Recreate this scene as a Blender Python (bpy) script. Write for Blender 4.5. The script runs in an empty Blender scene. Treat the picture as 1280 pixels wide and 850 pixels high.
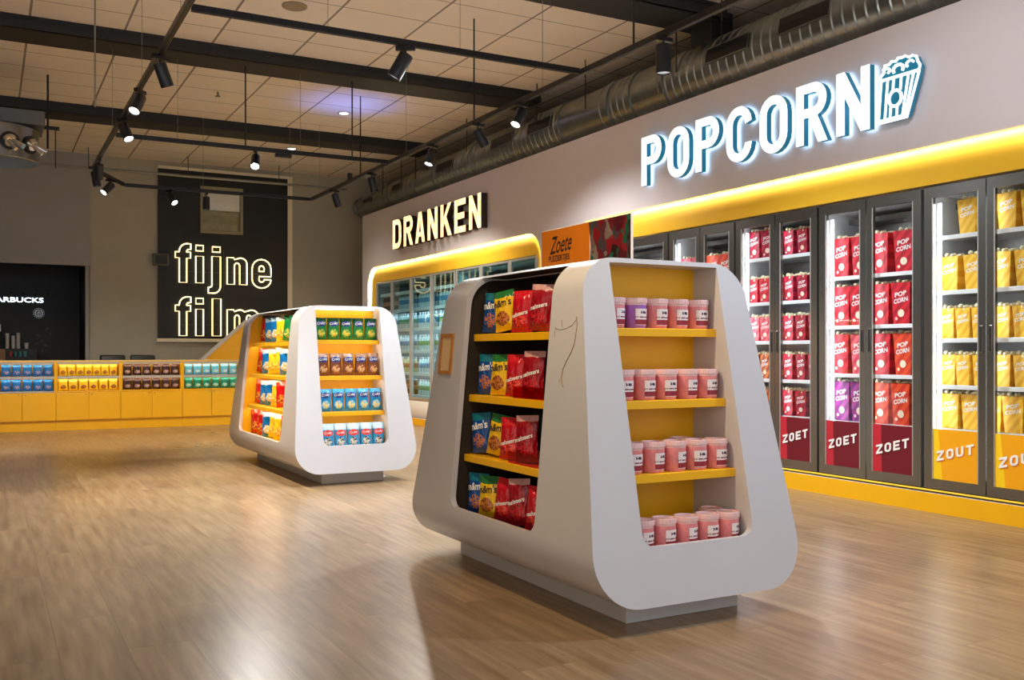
import bpy, bmesh, math, random
from mathutils import Vector, Matrix
random.seed(7)
R = math.radians
PI = math.pi
sc = bpy.context.scene
COL = sc.collection

# ------------------------------------------------------------------ helpers
def srgb(r, g, b):
    def f(v):
        v /= 255.0
        return v / 12.92 if v <= 0.04045 else ((v + 0.055) / 1.055) ** 2.4
    return (f(r), f(g), f(b), 1.0)

def bsdf_of(m):
    return m.node_tree.nodes['Principled BSDF']

def mat(name, col, rough=0.5, metal=0.0, emit=None, es=0.0, noise=0.0, nscale=12.0, bump=0.0, bscale=60.0, coat=0.0, stretch=(1, 1, 1)):
    m = bpy.data.materials.new(name)
    m.use_nodes = True
    nt = m.node_tree
    b = bsdf_of(m)
    b.inputs['Base Color'].default_value = col
    b.inputs['Roughness'].default_value = rough
    b.inputs['Metallic'].default_value = metal
    b.inputs['Coat Weight'].default_value = coat
    if emit is not None:
        b.inputs['Emission Color'].default_value = emit
        b.inputs['Emission Strength'].default_value = es
    if noise or bump:
        tc = nt.nodes.new('ShaderNodeTexCoord')
        mp = nt.nodes.new('ShaderNodeMapping')
        mp.inputs['Scale'].default_value = stretch
        nt.links.new(tc.outputs['Object'], mp.inputs['Vector'])
    if noise:
        n = nt.nodes.new('ShaderNodeTexNoise')
        n.inputs['Scale'].default_value = nscale
        n.inputs['Detail'].default_value = 4
        nt.links.new(mp.outputs[0], n.inputs['Vector'])
        mr = nt.nodes.new('ShaderNodeMapRange')
        mr.inputs['From Min'].default_value = 0.3
        mr.inputs['From Max'].default_value = 0.7
        mr.inputs['To Min'].default_value = 1 - noise
        mr.inputs['To Max'].default_value = 1 + noise
        nt.links.new(n.outputs[0], mr.inputs[0])
        hs = nt.nodes.new('ShaderNodeHueSaturation')
        hs.inputs['Color'].default_value = col
        nt.links.new(mr.outputs[0], hs.inputs['Value'])
        nt.links.new(hs.outputs[0], b.inputs['Base Color'])
    if bump:
        n2 = nt.nodes.new('ShaderNodeTexNoise')
        n2.inputs['Scale'].default_value = bscale
        n2.inputs['Detail'].default_value = 3
        nt.links.new(mp.outputs[0], n2.inputs['Vector'])
        bp = nt.nodes.new('ShaderNodeBump')
        bp.inputs['Strength'].default_value = bump
        bp.inputs['Distance'].default_value = 0.01
        nt.links.new(n2.outputs[0], bp.inputs['Height'])
        nt.links.new(bp.outputs[0], b.inputs['Normal'])
    return m

class NB:
    """tiny node builder"""
    def __init__(s, m):
        s.nt = m.node_tree
        s.tc = s.nt.nodes.new('ShaderNodeTexCoord')
    def node(s, t, **kw):
        n = s.nt.nodes.new(t)
        for k, v in kw.items():
            setattr(n, k, v)
        return n
    def link(s, a, b):
        s.nt.links.new(a, b)
    def put(s, v, inp):
        if isinstance(v, (int, float, tuple, list)):
            inp.default_value = v
        else:
            s.link(v, inp)
    def math(s, op, a, b=0.0, c=None):
        n = s.node('ShaderNodeMath', operation=op)
        s.put(a, n.inputs[0])
        s.put(b, n.inputs[1])
        if c is not None:
            s.put(c, n.inputs[2])
        return n.outputs[0]
    def mix(s, f, a, b):
        n = s.node('ShaderNodeMix', data_type='RGBA')
        s.put(f, n.inputs[0])
        s.put(a, n.inputs[6])
        s.put(b, n.inputs[7])
        return n.outputs[2]
    def xyz(s, kind='Object'):
        n = s.node('ShaderNodeSeparateXYZ')
        s.link(s.tc.outputs[kind], n.inputs[0])
        return n.outputs[0], n.outputs[1], n.outputs[2]
    def noise(s, scale, vec=None, detail=3):
        n = s.node('ShaderNodeTexNoise')
        n.inputs['Scale'].default_value = scale
        n.inputs['Detail'].default_value = detail
        s.link(vec if vec is not None else s.tc.outputs['Object'], n.inputs['Vector'])
        return n.outputs[0]

def glass_mat(name, tint, base=0.04, rough=0.02):
    m = bpy.data.materials.new(name)
    m.use_nodes = True
    nt = m.node_tree
    nt.nodes.remove(bsdf_of(m))
    out = nt.nodes['Material Output']
    tr = nt.nodes.new('ShaderNodeBsdfTransparent')
    tr.inputs[0].default_value = tint
    gl = nt.nodes.new('ShaderNodeBsdfGlossy')
    gl.inputs['Roughness'].default_value = rough
    lw = nt.nodes.new('ShaderNodeLayerWeight')
    lw.inputs[0].default_value = 0.5
    fr = nt.nodes.new('ShaderNodeMath')
    fr.operation = 'POWER'
    fr.inputs[1].default_value = 5
    nt.links.new(lw.outputs['Facing'], fr.inputs[0])
    ad = nt.nodes.new('ShaderNodeMath')
    ad.operation = 'ADD'
    ad.inputs[1].default_value = base + .02
    mx = nt.nodes.new('ShaderNodeMixShader')
    nt.links.new(fr.outputs[0], ad.inputs[0])
    nt.links.new(ad.outputs[0], mx.inputs[0])
    nt.links.new(tr.outputs[0], mx.inputs[1])
    nt.links.new(gl.outputs[0], mx.inputs[2])
    nt.links.new(mx.outputs[0], out.inputs[0])
    return m

# ---- mesh building
class G:
    def __init__(s):
        s.v, s.f, s.mi = [], [], []
    def add(s, vs, fs, mi=0):
        o = len(s.v)
        s.v += [tuple(p) for p in vs]
        s.f += [tuple(i + o for i in f) for f in fs]
        s.mi += [mi] * len(fs)
        return s
    def box(s, x0, x1, y0, y1, z0, z1, mi=0):
        vs = [(x, y, z) for x in (x0, x1) for y in (y0, y1) for z in (z0, z1)]
        return s.add(vs, [(0, 1, 3, 2), (4, 6, 7, 5), (0, 4, 5, 1), (2, 3, 7, 6), (0, 2, 6, 4), (1, 5, 7, 3)], mi)
    def rbox(s, x0, x1, y0, y1, z0, z1, r, mi=0, seg=2):
        """box with rounded edges"""
        bm = bmesh.new()
        bmesh.ops.create_cube(bm, size=1)
        for v in bm.verts:
            v.co = Vector(((x0 + x1) / 2 + v.co.x * (x1 - x0), (y0 + y1) / 2 + v.co.y * (y1 - y0), (z0 + z1) / 2 + v.co.z * (z1 - z0)))
        bmesh.ops.bevel(bm, geom=list(bm.edges), offset=r, segments=seg, profile=0.5, affect='EDGES')
        return s.frombm(bm, mi)
    def frombm(s, bm, mi=0, mtx=None):
        bm.verts.ensure_lookup_table()
        vs = [(mtx @ v.co if mtx else v.co)[:] for v in bm.verts]
        for i, v in enumerate(bm.verts):
            v.index = i
        s.add(vs, [tuple(v.index for v in f.verts) for f in bm.faces], mi)
        bm.free()
        return s
    def frommesh(s, me, mi=0, fn=None):
        vs = [v.co[:] for v in me.vertices]
        if fn:
            vs = [fn(p) for p in vs]
        return s.add(vs, [tuple(p.vertices) for p in me.polygons], mi)
    def cyl(s, p0, p1, r0, r1=None, n=16, mi=0, caps=True):
        r1 = r0 if r1 is None else r1
        p0, p1 = Vector(p0), Vector(p1)
        d = (p1 - p0).normalized()
        a = d.orthogonal().normalized()
        b = d.cross(a)
        vs = []
        for p, r in ((p0, r0), (p1, r1)):
            for i in range(n):
                t = 2 * PI * i / n
                vs.append(p + a * math.cos(t) * r + b * math.sin(t) * r)
        fs = [(i, (i + 1) % n, n + (i + 1) % n, n + i) for i in range(n)]
        if caps:
            fs += [tuple(range(n))[::-1], tuple(range(n, 2 * n))]
        return s.add(vs, fs, mi)
    def lathe(s, prof, n=20, mi=0, c=(0, 0), mis=None):
        vs = []
        for r, z in prof:
            for i in range(n):
                t = 2 * PI * i / n
                vs.append((c[0] + r * math.cos(t), c[1] + r * math.sin(t), z))
        o = len(s.v)
        s.v += vs
        for k in range(len(prof) - 1):
            for i in range(n):
                j = (i + 1) % n
                s.f.append((o + k * n + i, o + k * n + j, o + (k + 1) * n + j, o + (k + 1) * n + i))
                s.mi.append(mis[k] if mis else mi)
        return s
    def tube(s, pts, r, n=8, closed=False, mi=0):
        P = [Vector(p) for p in pts]
        m = len(P)
        rings = []
        up = None
        for i in range(m):
            if closed:
                d = (P[(i + 1) % m] - P[i - 1]).normalized()
            else:
                d = (P[min(i + 1, m - 1)] - P[max(i - 1, 0)]).normalized()
            if up is None:
                up = d.orthogonal().normalized()
            a = (up - d * up.dot(d))
            a = a.normalized() if a.length > 1e-6 else d.orthogonal().normalized()
            up = a
            b = d.cross(a)
            rings.append([P[i] + a * math.cos(2 * PI * k / n) * r + b * math.sin(2 * PI * k / n) * r for k in range(n)])
        vs = [p for rr in rings for p in rr]
        fs = []
        for i in range(m if closed else m - 1):
            j = (i + 1) % m
            for k in range(n):
                l = (k + 1) % n
                fs.append((i * n + k, i * n + l, j * n + l, j * n + k))
        if not closed:
            fs += [tuple(range(n))[::-1], tuple((m - 1) * n + k for k in range(n))]
        return s.add(vs, fs, mi)
    def prism(s, poly, a0, a1, axis='y', mi=0):
        """poly in the two other axes (in xyz order), extruded along axis"""
        def P(u, w, t):
            return {'x': (t, u, w), 'y': (u, t, w), 'z': (u, w, t)}[axis]
        n = len(poly)
        vs = [P(u, w, a0) for u, w in poly] + [P(u, w, a1) for u, w in poly]
        fs = [tuple(range(n)), tuple(range(n, 2 * n))[::-1]] + [(i, n + i, n + (i + 1) % n, (i + 1) % n) for i in range(n)]
        return s.add(vs, fs, mi)
    def mesh(s, name, mats, smooth=None, recalc=True):
        me = bpy.data.meshes.new(name)
        me.from_pydata(s.v, [], s.f)
        for m in (mats if isinstance(mats, (list, tuple)) else [mats]):
            me.materials.append(m)
        me.polygons.foreach_set('material_index', s.mi)
        if recalc:
            bm = bmesh.new()
            bm.from_mesh(me)
            bmesh.ops.recalc_face_normals(bm, faces=bm.faces)
            bm.to_mesh(me)
            bm.free()
        if smooth:
            me.polygons.foreach_set('use_smooth', [True] * len(me.polygons))
            me.set_sharp_from_angle(angle=R(smooth))
        me.update()
        return me
    def obj(s, name, mats, parent=None, smooth=None, loc=None, rotz=None):
        return link(name, s.mesh(name, mats, smooth), parent, loc, rotz)

def link(name, me, parent=None, loc=None, rotz=None):
    o = bpy.data.objects.new(name, me)
    COL.objects.link(o)
    if parent is not None:
        o.parent = parent
    if loc is not None:
        o.location = loc
    if rotz is not None:
        o.rotation_euler = (0, 0, rotz)
    return o

def tag(o, label, cat, group=None):
    o['label'] = label
    o['category'] = cat
    if group:
        o['group'] = group
    return o

def thing(name, label, cat, loc=(0, 0, 0), rotz=0.0, group=None):
    o = link(name, None, None, loc, rotz)
    o.empty_display_size = 0.05
    return tag(o, label, cat, group)

def struct(o):
    o['kind'] = 'structure'
    return o

KIDS = {}
def dup(root, loc, rot=(0, 0, 0), label=None, group=None, scale=None):
    def cp(o, par):
        c = o.copy()
        COL.objects.link(c)
        c.parent = par
        for k in [q for q in ALLKIDS(o)]:
            cp(k, c)
        return c
    c = cp(root, None)
    c.location = loc
    c.rotation_euler = rot
    if scale:
        c.scale = scale
    if label:
        c['label'] = label
    if group:
        c['group'] = group
    return c

def ALLKIDS(o):
    if o.name not in KIDS:
        KIDS[o.name] = list(o.children)
    return KIDS[o.name]

class Proto:
    """hands out the prototype itself first, then copies"""
    def __init__(s, root):
        s.root, s.used = root, False
    def put(s, loc, rot, label, group, scale=None):
        if not s.used:
            s.used = True
            KIDS[s.root.name] = list(s.root.children)
            o = s.root
            s.base = o
            o.location = loc
            o.rotation_euler = rot
            if scale:
                o.scale = scale
            o['label'] = label
            o['group'] = group
            return o
        return dup(s.root, loc, rot, label, group, scale or (1, 1, 1))

def filled(loops, depth=0.0):
    """mesh of a flat shape with holes from loops in (x, z); faces -Y, thickness `depth` back to +Y"""
    cu = bpy.data.curves.new('c', 'CURVE')
    cu.dimensions = '2D'
    cu.fill_mode = 'BOTH'
    cu.extrude = depth / 2
    for lp in loops:
        sp = cu.splines.new('POLY')
        sp.points.add(len(lp) - 1)
        for p, (x, y) in zip(sp.points, lp):
            p.co = (x, y, 0, 1)
        sp.use_cyclic_u = True
    ob = bpy.data.objects.new('c', cu)
    COL.objects.link(ob)
    dg = bpy.context.evaluated_depsgraph_get()
    me = bpy.data.meshes.new_from_object(ob.evaluated_get(dg))
    bpy.data.objects.remove(ob)
    for v in me.vertices:
        x, y, z = v.co
        v.co = (x, depth / 2 - z, y)
    return me

def text_mesh(s, w, h, depth=0.0, bold=0.0, shear=0.0):
    """text fitted in w x h, origin at its centre, in the XZ plane"""
    cu = bpy.data.curves.new('t', 'FONT')
    cu.body = s
    cu.offset = bold
    cu.shear = shear
    cu.resolution_u = 3
    ob = bpy.data.objects.new('t', cu)
    COL.objects.link(ob)
    dg = bpy.context.evaluated_depsgraph_get()
    me = bpy.data.meshes.new_from_object(ob.evaluated_get(dg))
    bpy.data.objects.remove(ob)
    xs = [v.co.x for v in me.vertices]
    ys = [v.co.y for v in me.vertices]
    x0, x1, y0, y1 = min(xs), max(xs), min(ys), max(ys)
    for v in me.vertices:
        x, y, z = v.co
        v.co = ((x - (x0 + x1) / 2) * w / (x1 - x0), 0, (y - (y0 + y1) / 2) * h / (y1 - y0))
    return me

# ---- condensed sans glyphs (height 1)
def arc(cx, cy, rx, ry, a0, a1, n=10):
    return [(cx + rx * math.cos(R(a0 + (a1 - a0) * i / n)), cy + ry * math.sin(R(a0 + (a1 - a0) * i / n))) for i in range(n + 1)]

def glyph(ch, w=0.66, t=0.18):
    r = w / 2
    ry = 0.32
    if ch == 'O':
        return [arc(r, 1 - ry, r, ry, 0, 180) + arc(r, ry, r, ry, 180, 360),
                arc(r, 1 - ry, r - t, ry - t * .9, 0, 180) + arc(r, ry, r - t, ry - t * .9, 180, 360)]
    if ch == 'U':
        return [[(w, 1), (w - t, 1)] + arc(r, ry, r - t, ry - t * .9, 0, -180) + [(t, 1), (0, 1)] + arc(r, ry, r, ry, 180, 360)]
    if ch == 'C':
        return [[(w, .70)] + arc(r, 1 - ry, r, ry, 5, 180) + arc(r, ry, r, ry, 180, 355) + [(w, .32), (w - t, .32)]
                + arc(r, ry, r - t, ry - t * .9, 0, -180) + arc(r, 1 - ry, r - t, ry - t * .9, 180, 0) + [(w - t, .66), (w, .66)][:1]]
    if ch == 'P':
        b = .29
        return [[(0, 0), (t, 0), (t, 1 - 2 * b)] + arc(w - b, 1 - b, b, b, -90, 90) + [(0, 1)],
                [(t, 1 - 2 * b + t * .9)] + arc(w - b, 1 - b, b - t * .98, b - t * .9, -90, 90) + [(t, 1 - t * .9)]]
    if ch == 'R':
        b = .28
        return [[(0, 0), (t, 0), (t, 1 - 2 * b), (w * .42, 1 - 2 * b), (w - t * 1.02, 0), (w + .02, 0), (w * .70, 1 - 2 * b + .015)] + arc(w - b, 1 - b, b, b, -70, 90) + [(0, 1)],
                [(t, 1 - 2 * b + t * .9)] + arc(w - b, 1 - b, b - t * .98, b - t * .9, -90, 90) + [(t, 1 - t * .9)]]
    if ch == 'D':
        b = .34
        return [[(0, 0)] + arc(w - b, b, b, b, -90, 0) + arc(w - b, 1 - b, b, b, 0, 90) + [(0, 1)],
                [(t, t * .9)] + arc(w - b, b, b - t, b - t * .9, -90, 0) + arc(w - b, 1 - b, b - t, b - t * .9, 0, 90) + [(t, 1 - t * .9)]]
    if ch == 'N':
        return [[(0, 0), (t, 0), (t, .60), (w - t, 0), (w, 0), (w, 1), (w - t, 1), (w - t, .40), (t, 1), (0, 1)]]
    if ch == 'A':
        return [[(0, 0), (t * 1.02, 0), (t * 1.2 + .03, .20), (w - t * 1.2 - .03, .20), (w - t * 1.02, 0), (w, 0), (r + t * .6, 1), (r - t * .6, 1)],
                [(t * 1.25 + .055, .34), (w - t * 1.25 - .055, .34), (r, .80)]]
    if ch == 'K':
        return [[(0, 0), (t, 0), (t, .30), (t + .09, .43), (w - t * 1.1, 0), (w + .03, 0), (t + .21, .60), (w, 1), (w - t * 1.1, 1), (t, .55), (t, 1), (0, 1)]]
    if ch == 'E':
        v = t * .92
        return [[(0, 0), (w, 0), (w, v), (t, v), (t, .5 - v / 2), (w * .88, .5 - v / 2), (w * .88, .5 + v / 2), (t, .5 + v / 2), (t, 1 - v), (w, 1 - v), (w, 1), (0, 1)]]
    if ch == 'T':
        v = t * .92
        return [[(r - t / 2, 0), (r + t / 2, 0), (r + t / 2, 1 - v), (w, 1 - v), (w, 1), (0, 1), (0, 1 - v), (r - t / 2, 1 - v)]]
    if ch == 'Z':
        v = t * .92
        return [[(0, 0), (w, 0), (w, v), (t * 1.25, v), (w, 1 - v), (w, 1), (0, 1), (0, 1 - v), (w - t * 1.25, 1 - v), (0, v)]]

# ------------------------------------------------------------------ camera
f = 1205.0
th = math.atan2(657, f)
cam = bpy.data.cameras.new('camera')
cam.sensor_width = 36
cam.lens = f / 1280 * 36
cam.shift_y = 15 / 1280
cam.clip_start = 0.05
co = bpy.data.objects.new('camera', cam)
COL.objects.link(co)
co.location = (0, 0, 1.1)
co.rotation_euler = (R(90), 0, -th)
sc.camera = co
vs = sc.view_settings
vs.view_transform = 'Standard'
vs.look = 'None'
vs.exposure = 0.32
vs.gamma = 1
vs.use_curve_mapping = False

# ------------------------------------------------------------------ materials
M = {}
M['white'] = mat('white_laminate', srgb(198, 196, 198), 0.32, noise=0.015, nscale=3, coat=0.1)
M['base_grey'] = mat('plinth_laminate', srgb(186, 182, 178), 0.4)
M['yellow'] = mat('yellow_laminate', srgb(247, 184, 8), 0.38, noise=0.02, nscale=4)
M['yellow_cove'] = mat('yellow_cove', srgb(252, 202, 48), 0.55)
M['cove_white'] = mat('white_cove', srgb(232, 226, 220), 0.5)
M['shaded_liner'] = mat('shaded_niche_lining', srgb(44, 32, 18), 0.6, noise=0.1)  # niche lining of the unlit kiosk, shade put into its colour
M['black'] = mat('black_satin', srgb(22, 23, 25), 0.45, noise=0.05)
M['track'] = mat('black_track', srgb(20, 24, 30), 0.3, noise=0.05, nscale=30)
M['spot'] = mat('spot_housing', srgb(26, 30, 38), 0.35, noise=0.05)
M['beam'] = mat('beam_paint', srgb(28, 30, 32), 0.6, noise=0.1, nscale=2)
M['fascia'] = mat('fascia_paint', srgb(226, 221, 228), 0.28, noise=0.015, nscale=1.5, coat=0.15)
M['wall_grey'] = mat('wall_grey_paint', srgb(176, 172, 156), 0.8, noise=0.03, nscale=2, bump=0.05)
M['wall_panel'] = mat('bulkhead_paint', srgb(160, 160, 158), 0.7, noise=0.02, nscale=2)
M['wall_beige'] = mat('wall_beige_paint', srgb(150, 136, 116), 0.85, noise=0.04, nscale=2)
M['niche_black'] = mat('niche_black_paint', srgb(18, 20, 24), 0.5, noise=0.1, nscale=3)
M['panel_black'] = mat('panel_black_paint', srgb(17, 20, 19), 0.5, noise=0.08, nscale=3)
M['steel'] = mat('brushed_steel', srgb(140, 138, 132), 0.27, 0.9, noise=0.06, nscale=20, stretch=(1, 1, 12))
M['steel_light'] = mat('light_aluminium', srgb(200, 200, 198), 0.35, 0.6)
M['chrome'] = mat('chrome', srgb(225, 225, 228), 0.12, 1.0)
M['galv'] = mat('galvanised_steel', srgb(146, 152, 150), 0.30, 0.85, noise=0.12, nscale=6)
M['vent'] = mat('vent_black', srgb(14, 16, 18), 0.5)
M['cooler_in'] = mat('cooler_lining', srgb(205, 208, 212), 0.4, 0.1, noise=0.03)
M['cooler_drink'] = mat('drinks_cooler_lining', srgb(170, 200, 208), 0.35, 0.1, noise=0.03)
M['shelf_wire'] = mat('cooler_shelf', srgb(210, 212, 214), 0.3, 0.5)
M['rail_white'] = mat('price_rail', srgb(240, 243, 245), 0.3)
M['glass'] = glass_mat('door_glass', (0.97, 0.98, 0.98, 1), 0.02)
M['glass_blue'] = glass_mat('drinks_door_glass', (0.78, 0.93, 0.97, 1), 0.04)
M['led'] = mat('led_cool', (1, 1, 1, 1), 0.5, emit=(0.86, 0.93, 1, 1), es=7.5)
M['led_soft'] = mat('led_soft', (1, 1, 1, 1), 0.5, emit=(0.88, 0.96, 1, 1), es=14)
M['led_warm'] = mat('led_warm', (1, 1, 1, 1), 0.5, emit=(1, 0.94, 0.82, 1), es=55)
M['led_shelf'] = mat('led_shelf', (1, 1, 1, 1), 0.5, emit=(1, 0.9, 0.7, 1), es=10)
M['sign_white'] = mat('sign_face_white', (1, 1, 1, 1), 0.5, emit=(0.88, 0.98, 1, 1), es=.95)
M['sign_halo'] = mat('sign_halo_led', (1, 1, 1, 1), 0.5, emit=(0.45, 0.75, 1, 1), es=1.8)
M['sign_teal'] = mat('sign_return_teal', srgb(24, 110, 140), 0.3, emit=srgb(24, 110, 140), es=.35)
M['sign_brown'] = mat('sign_return_brown', srgb(44, 26, 16), 0.4)
M['neon'] = mat('neon_warm', (1, 1, 1, 1), 0.5, emit=(1, 0.76, 0.36, 1), es=1.9)
M['lens'] = mat('lamp_lens', (1, 1, 1, 1), 0.3, emit=(1, 0.97, 0.92, 1), es=9)
M['lens_off'] = mat('lamp_lens_dim', srgb(150, 155, 160), 0.2, emit=(0.8, 0.9, 1, 1), es=0.35)
M['lens_hot'] = mat('lamp_lens_hot', (1, 1, 1, 1), 0.3, emit=(0.95, 0.97, 1, 1), es=40)
M['wire'] = mat('steel_wire', srgb(140, 138, 130), 0.4, 0.6)
M['popcorn'] = mat('popcorn', srgb(250, 238, 200), 0.8, noise=0.12, nscale=60)
M['cream'] = mat('cream_print', srgb(250, 232, 205), 0.6)
M['print_white'] = mat('print_white', srgb(246, 244, 240), 0.5)
M['print_dark'] = mat('print_dark', srgb(36, 24, 22), 0.5)
M['print_navy'] = mat('print_navy', srgb(20, 32, 90), 0.5)
M['wood'] = mat('pale_wood', srgb(178, 128, 78), 0.5, noise=0.12, nscale=10, stretch=(1, 1, 6))

def bulb_face():
    m = bpy.data.materials.new('bulb_letter_face')
    m.use_nodes = True
    n = NB(m)
    v = n.node('ShaderNodeTexVoronoi')
    v.inputs['Scale'].default_value = 16
    n.link(n.tc.outputs['Object'], v.inputs['Vector'])
    c = n.mix(n.math('MULTIPLY', v.outputs['Distance'], 1.3), (1, 0.84, 0.58, 1), (1, 0.56, 0.22, 1))
    b = bsdf_of(m)
    n.link(c, b.inputs['Emission Color'])
    b.inputs['Emission Strength'].default_value = 1.35
    b.inputs['Base Color'].default_value = srgb(240, 200, 150)
    return m
M['bulb'] = bulb_face()

def floor_mat():
    m = bpy.data.materials.new('oak_plank_floor')
    m.use_nodes = True
    n = NB(m)
    x, y, z = n.xyz()
    cv = n.node('ShaderNodeCombineXYZ')
    n.link(y, cv.inputs[0])
    n.link(x, cv.inputs[1])
    br = n.node('ShaderNodeTexBrick')
    br.offset = 0.37
    br.inputs['Scale'].default_value = 1
    br.inputs['Brick Width'].default_value = 1.45
    br.inputs['Row Height'].default_value = 0.23
    br.inputs['Mortar Size'].default_value = 0.0022
    br.inputs['Mortar Smooth'].default_value = 0.6
    br.inputs['Bias'].default_value = 0.0
    br.inputs['Color1'].default_value = (0, 0, 0, 1)
    br.inputs['Color2'].default_value = (1, 1, 1, 1)
    br.inputs['Mortar'].default_value = (0.5, 0.5, 0.5, 1)
    n.link(cv.outputs[0], br.inputs['Vector'])
    # grain stretched along the planks
    mp = n.node('ShaderNodeMapping')
    mp.inputs['Scale'].default_value = (14, 1.1, 1)
    n.link(n.tc.outputs['Object'], mp.inputs['Vector'])
    mv = n.node('ShaderNodeVectorMath', operation='ADD')
    n.link(mp.outputs[0], mv.inputs[0])
    sc_ = n.node('ShaderNodeVectorMath', operation='SCALE')
    n.link(br.outputs['Color'], sc_.inputs[0])
    sc_.inputs['Scale'].default_value = 7
    n.link(sc_.outputs[0], mv.inputs[1])
    g1 = n.noise(2.0, mv.outputs[0], 4)
    g2 = n.noise(0.55, None, 3)
    mr = n.node('ShaderNodeMapRange')
    mr.inputs['From Min'].default_value = 0.3
    mr.inputs['From Max'].default_value = 0.7
    n.link(g1, mr.inputs[0])
    g1 = mr.outputs[0]
    base = n.mix(g1, srgb(130, 102, 71), srgb(164, 137, 103))
    sep = n.node('ShaderNodeSeparateColor')
    n.link(br.outputs['Color'], sep.inputs[0])
    hs = n.node('ShaderNodeHueSaturation')
    val = n.math('MULTIPLY_ADD', sep.outputs[0], 0.24, 0.86)
    val = n.math('MULTIPLY', val, n.math('MULTIPLY_ADD', g2, 0.3, 0.85))
    n.link(val, hs.inputs['Value'])
    n.link(base, hs.inputs['Color'])
    col = n.mix(n.math('MULTIPLY', br.outputs['Fac'], 0.55), hs.outputs[0], srgb(88, 64, 40))
    b = bsdf_of(m)
    n.link(col, b.inputs['Base Color'])
    rg = n.math('MULTIPLY_ADD', g2, 0.16, 0.22)
    n.link(rg, b.inputs['Roughness'])
    bp = n.node('ShaderNodeBump')
    bp.inputs['Strength'].default_value = 0.08
    bp.inputs['Distance'].default_value = 0.002
    h = n.math('MULTIPLY', br.outputs['Fac'], -1.0)
    n.link(h, bp.inputs['Height'])
    n.link(bp.outputs[0], b.inputs['Normal'])
    return m
M['floor'] = floor_mat()

def ceiling_mat():
    m = bpy.data.materials.new('ceiling_panels')
    m.use_nodes = True
    n = NB(m)
    x, y, z = n.xyz()
    def line(c, period, off, wid):
        t = n.math('FRACT', n.math('DIVIDE', n.math('ADD', c, off), period))
        d = n.math('ABSOLUTE', n.math('SUBTRACT', t, 0.5))
        return n.math('GREATER_THAN', d, 0.5 - wid / period)
    lx = line(x, 0.846, -0.363 + 0.0, 0.011)
    ly = line(y, 0.58, 0.1, 0.008)
    l = n.math('MAXIMUM', lx, n.math('MULTIPLY', ly, 0.8))
    nn = n.noise(1.2)
    base = n.mix(nn, srgb(228, 220, 208), srgb(242, 234, 222))
    col = n.mix(n.math('MULTIPLY', l, 0.75), base, srgb(70, 60, 46))
    b = bsdf_of(m)
    n.link(col, b.inputs['Base Color'])
    b.inputs['Roughness'].default_value = 0.9
    return m
M['ceiling'] = ceiling_mat()

# ------------------------------------------------------------------ room shell
struct(G().box(-7, 6.8, -3, 18.8, -0.1, 0).obj('floor', M['floor']))
struct(G().box(-7, 6.8, -3, 18.8, 4.3, 4.4).obj('ceiling', M['ceiling']))
struct(G().box(1.469, 6.8, 17, 17.2, 0, 4.3).obj('wall_back', M['wall_grey']))
g = G().box(-7, 1.469, 16.95, 17.15, 2.50, 4.3).box(-7, 1.469, 16.90, 17.0, 2.49, 2.60)
g.box(1.40, 1.455, 16.92, 16.95, 0, 2.49)
struct(g.obj('wall_bulkhead', M['wall_panel']))
g = G().box(-7, 1.6, 18.7, 18.8, 0, 4.3).box(1.45, 1.55, 17.2, 18.7, 0, 4.3)
struct(g.obj('wall_niche', M['niche_black']))
struct(G().box(-7.1, -7, 3.5, 18.8, 0, 4.4).obj('wall_left', M['wall_grey']))
struct(G().box(6.6, 6.7, -3, 17, 0, 4.3).obj('wall_right', M['wall_beige']))
# grey fascia over the coolers with two rounded openings
def rrect(y0, y1, z0, z1, r, corners=(1, 1, 1, 1), n=8):
    """rounded rectangle in (y,z), corners: low-y low-z, high-y low-z, high-y high-z, low-y high-z"""
    cs = [(y0, z0, 180), (y1, z0, 270), (y1, z1, 0), (y0, z1, 90)]
    out = []
    for k, (cy, cz, a) in enumerate(cs):
        rr = r if corners[k] else 0.002
        ox = rr if k in (0, 3) else -rr
        oz = rr if k in (0, 1) else -rr
        out += arc(cy + ox, cz + oz, rr, rr, a, a + 90, n)
    return out
FX = 5.70
openA = dict(o=(9.75, 15.60, 0.10, 2.52), i=(9.90, 15.32, 0.36, 2.26), c=(1, 1, 1, 1))
openB = dict(o=(3.30, 9.05, 0.13, 2.52), i=(3.56, 8.80, 0.150, 2.26), c=(0, 0, 1, 1))
outer = [(-1.5, 0.0), (15.85, 0.0), (15.85, 3.44), (-1.5, 3.44)]
me = filled([outer, rrect(*openA['o'], 0.32, openA['c']), rrect(*openB['o'], 0.32, openB['c'])], 0.025)
g = G().frommesh(me, 0, lambda p: (FX + p[1], p[0], p[2]))
g.box(FX + .025, 6.6, -1.5, 15.85, 3.41, 3.44).box(FX + .026, 6.6, 15.82, 15.85, 0, 3.41)
struct(g.obj('wall_cooler_fascia', M['fascia']))
# yellow kick board along the bottom
struct(G().box(FX - 0.012, FX, -1.5, 9.05, 0, 0.13).box(FX - 0.012, FX, 9.05, 15.85, 0, 0.10).obj('baseboard_cooler', M['yellow']))
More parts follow.
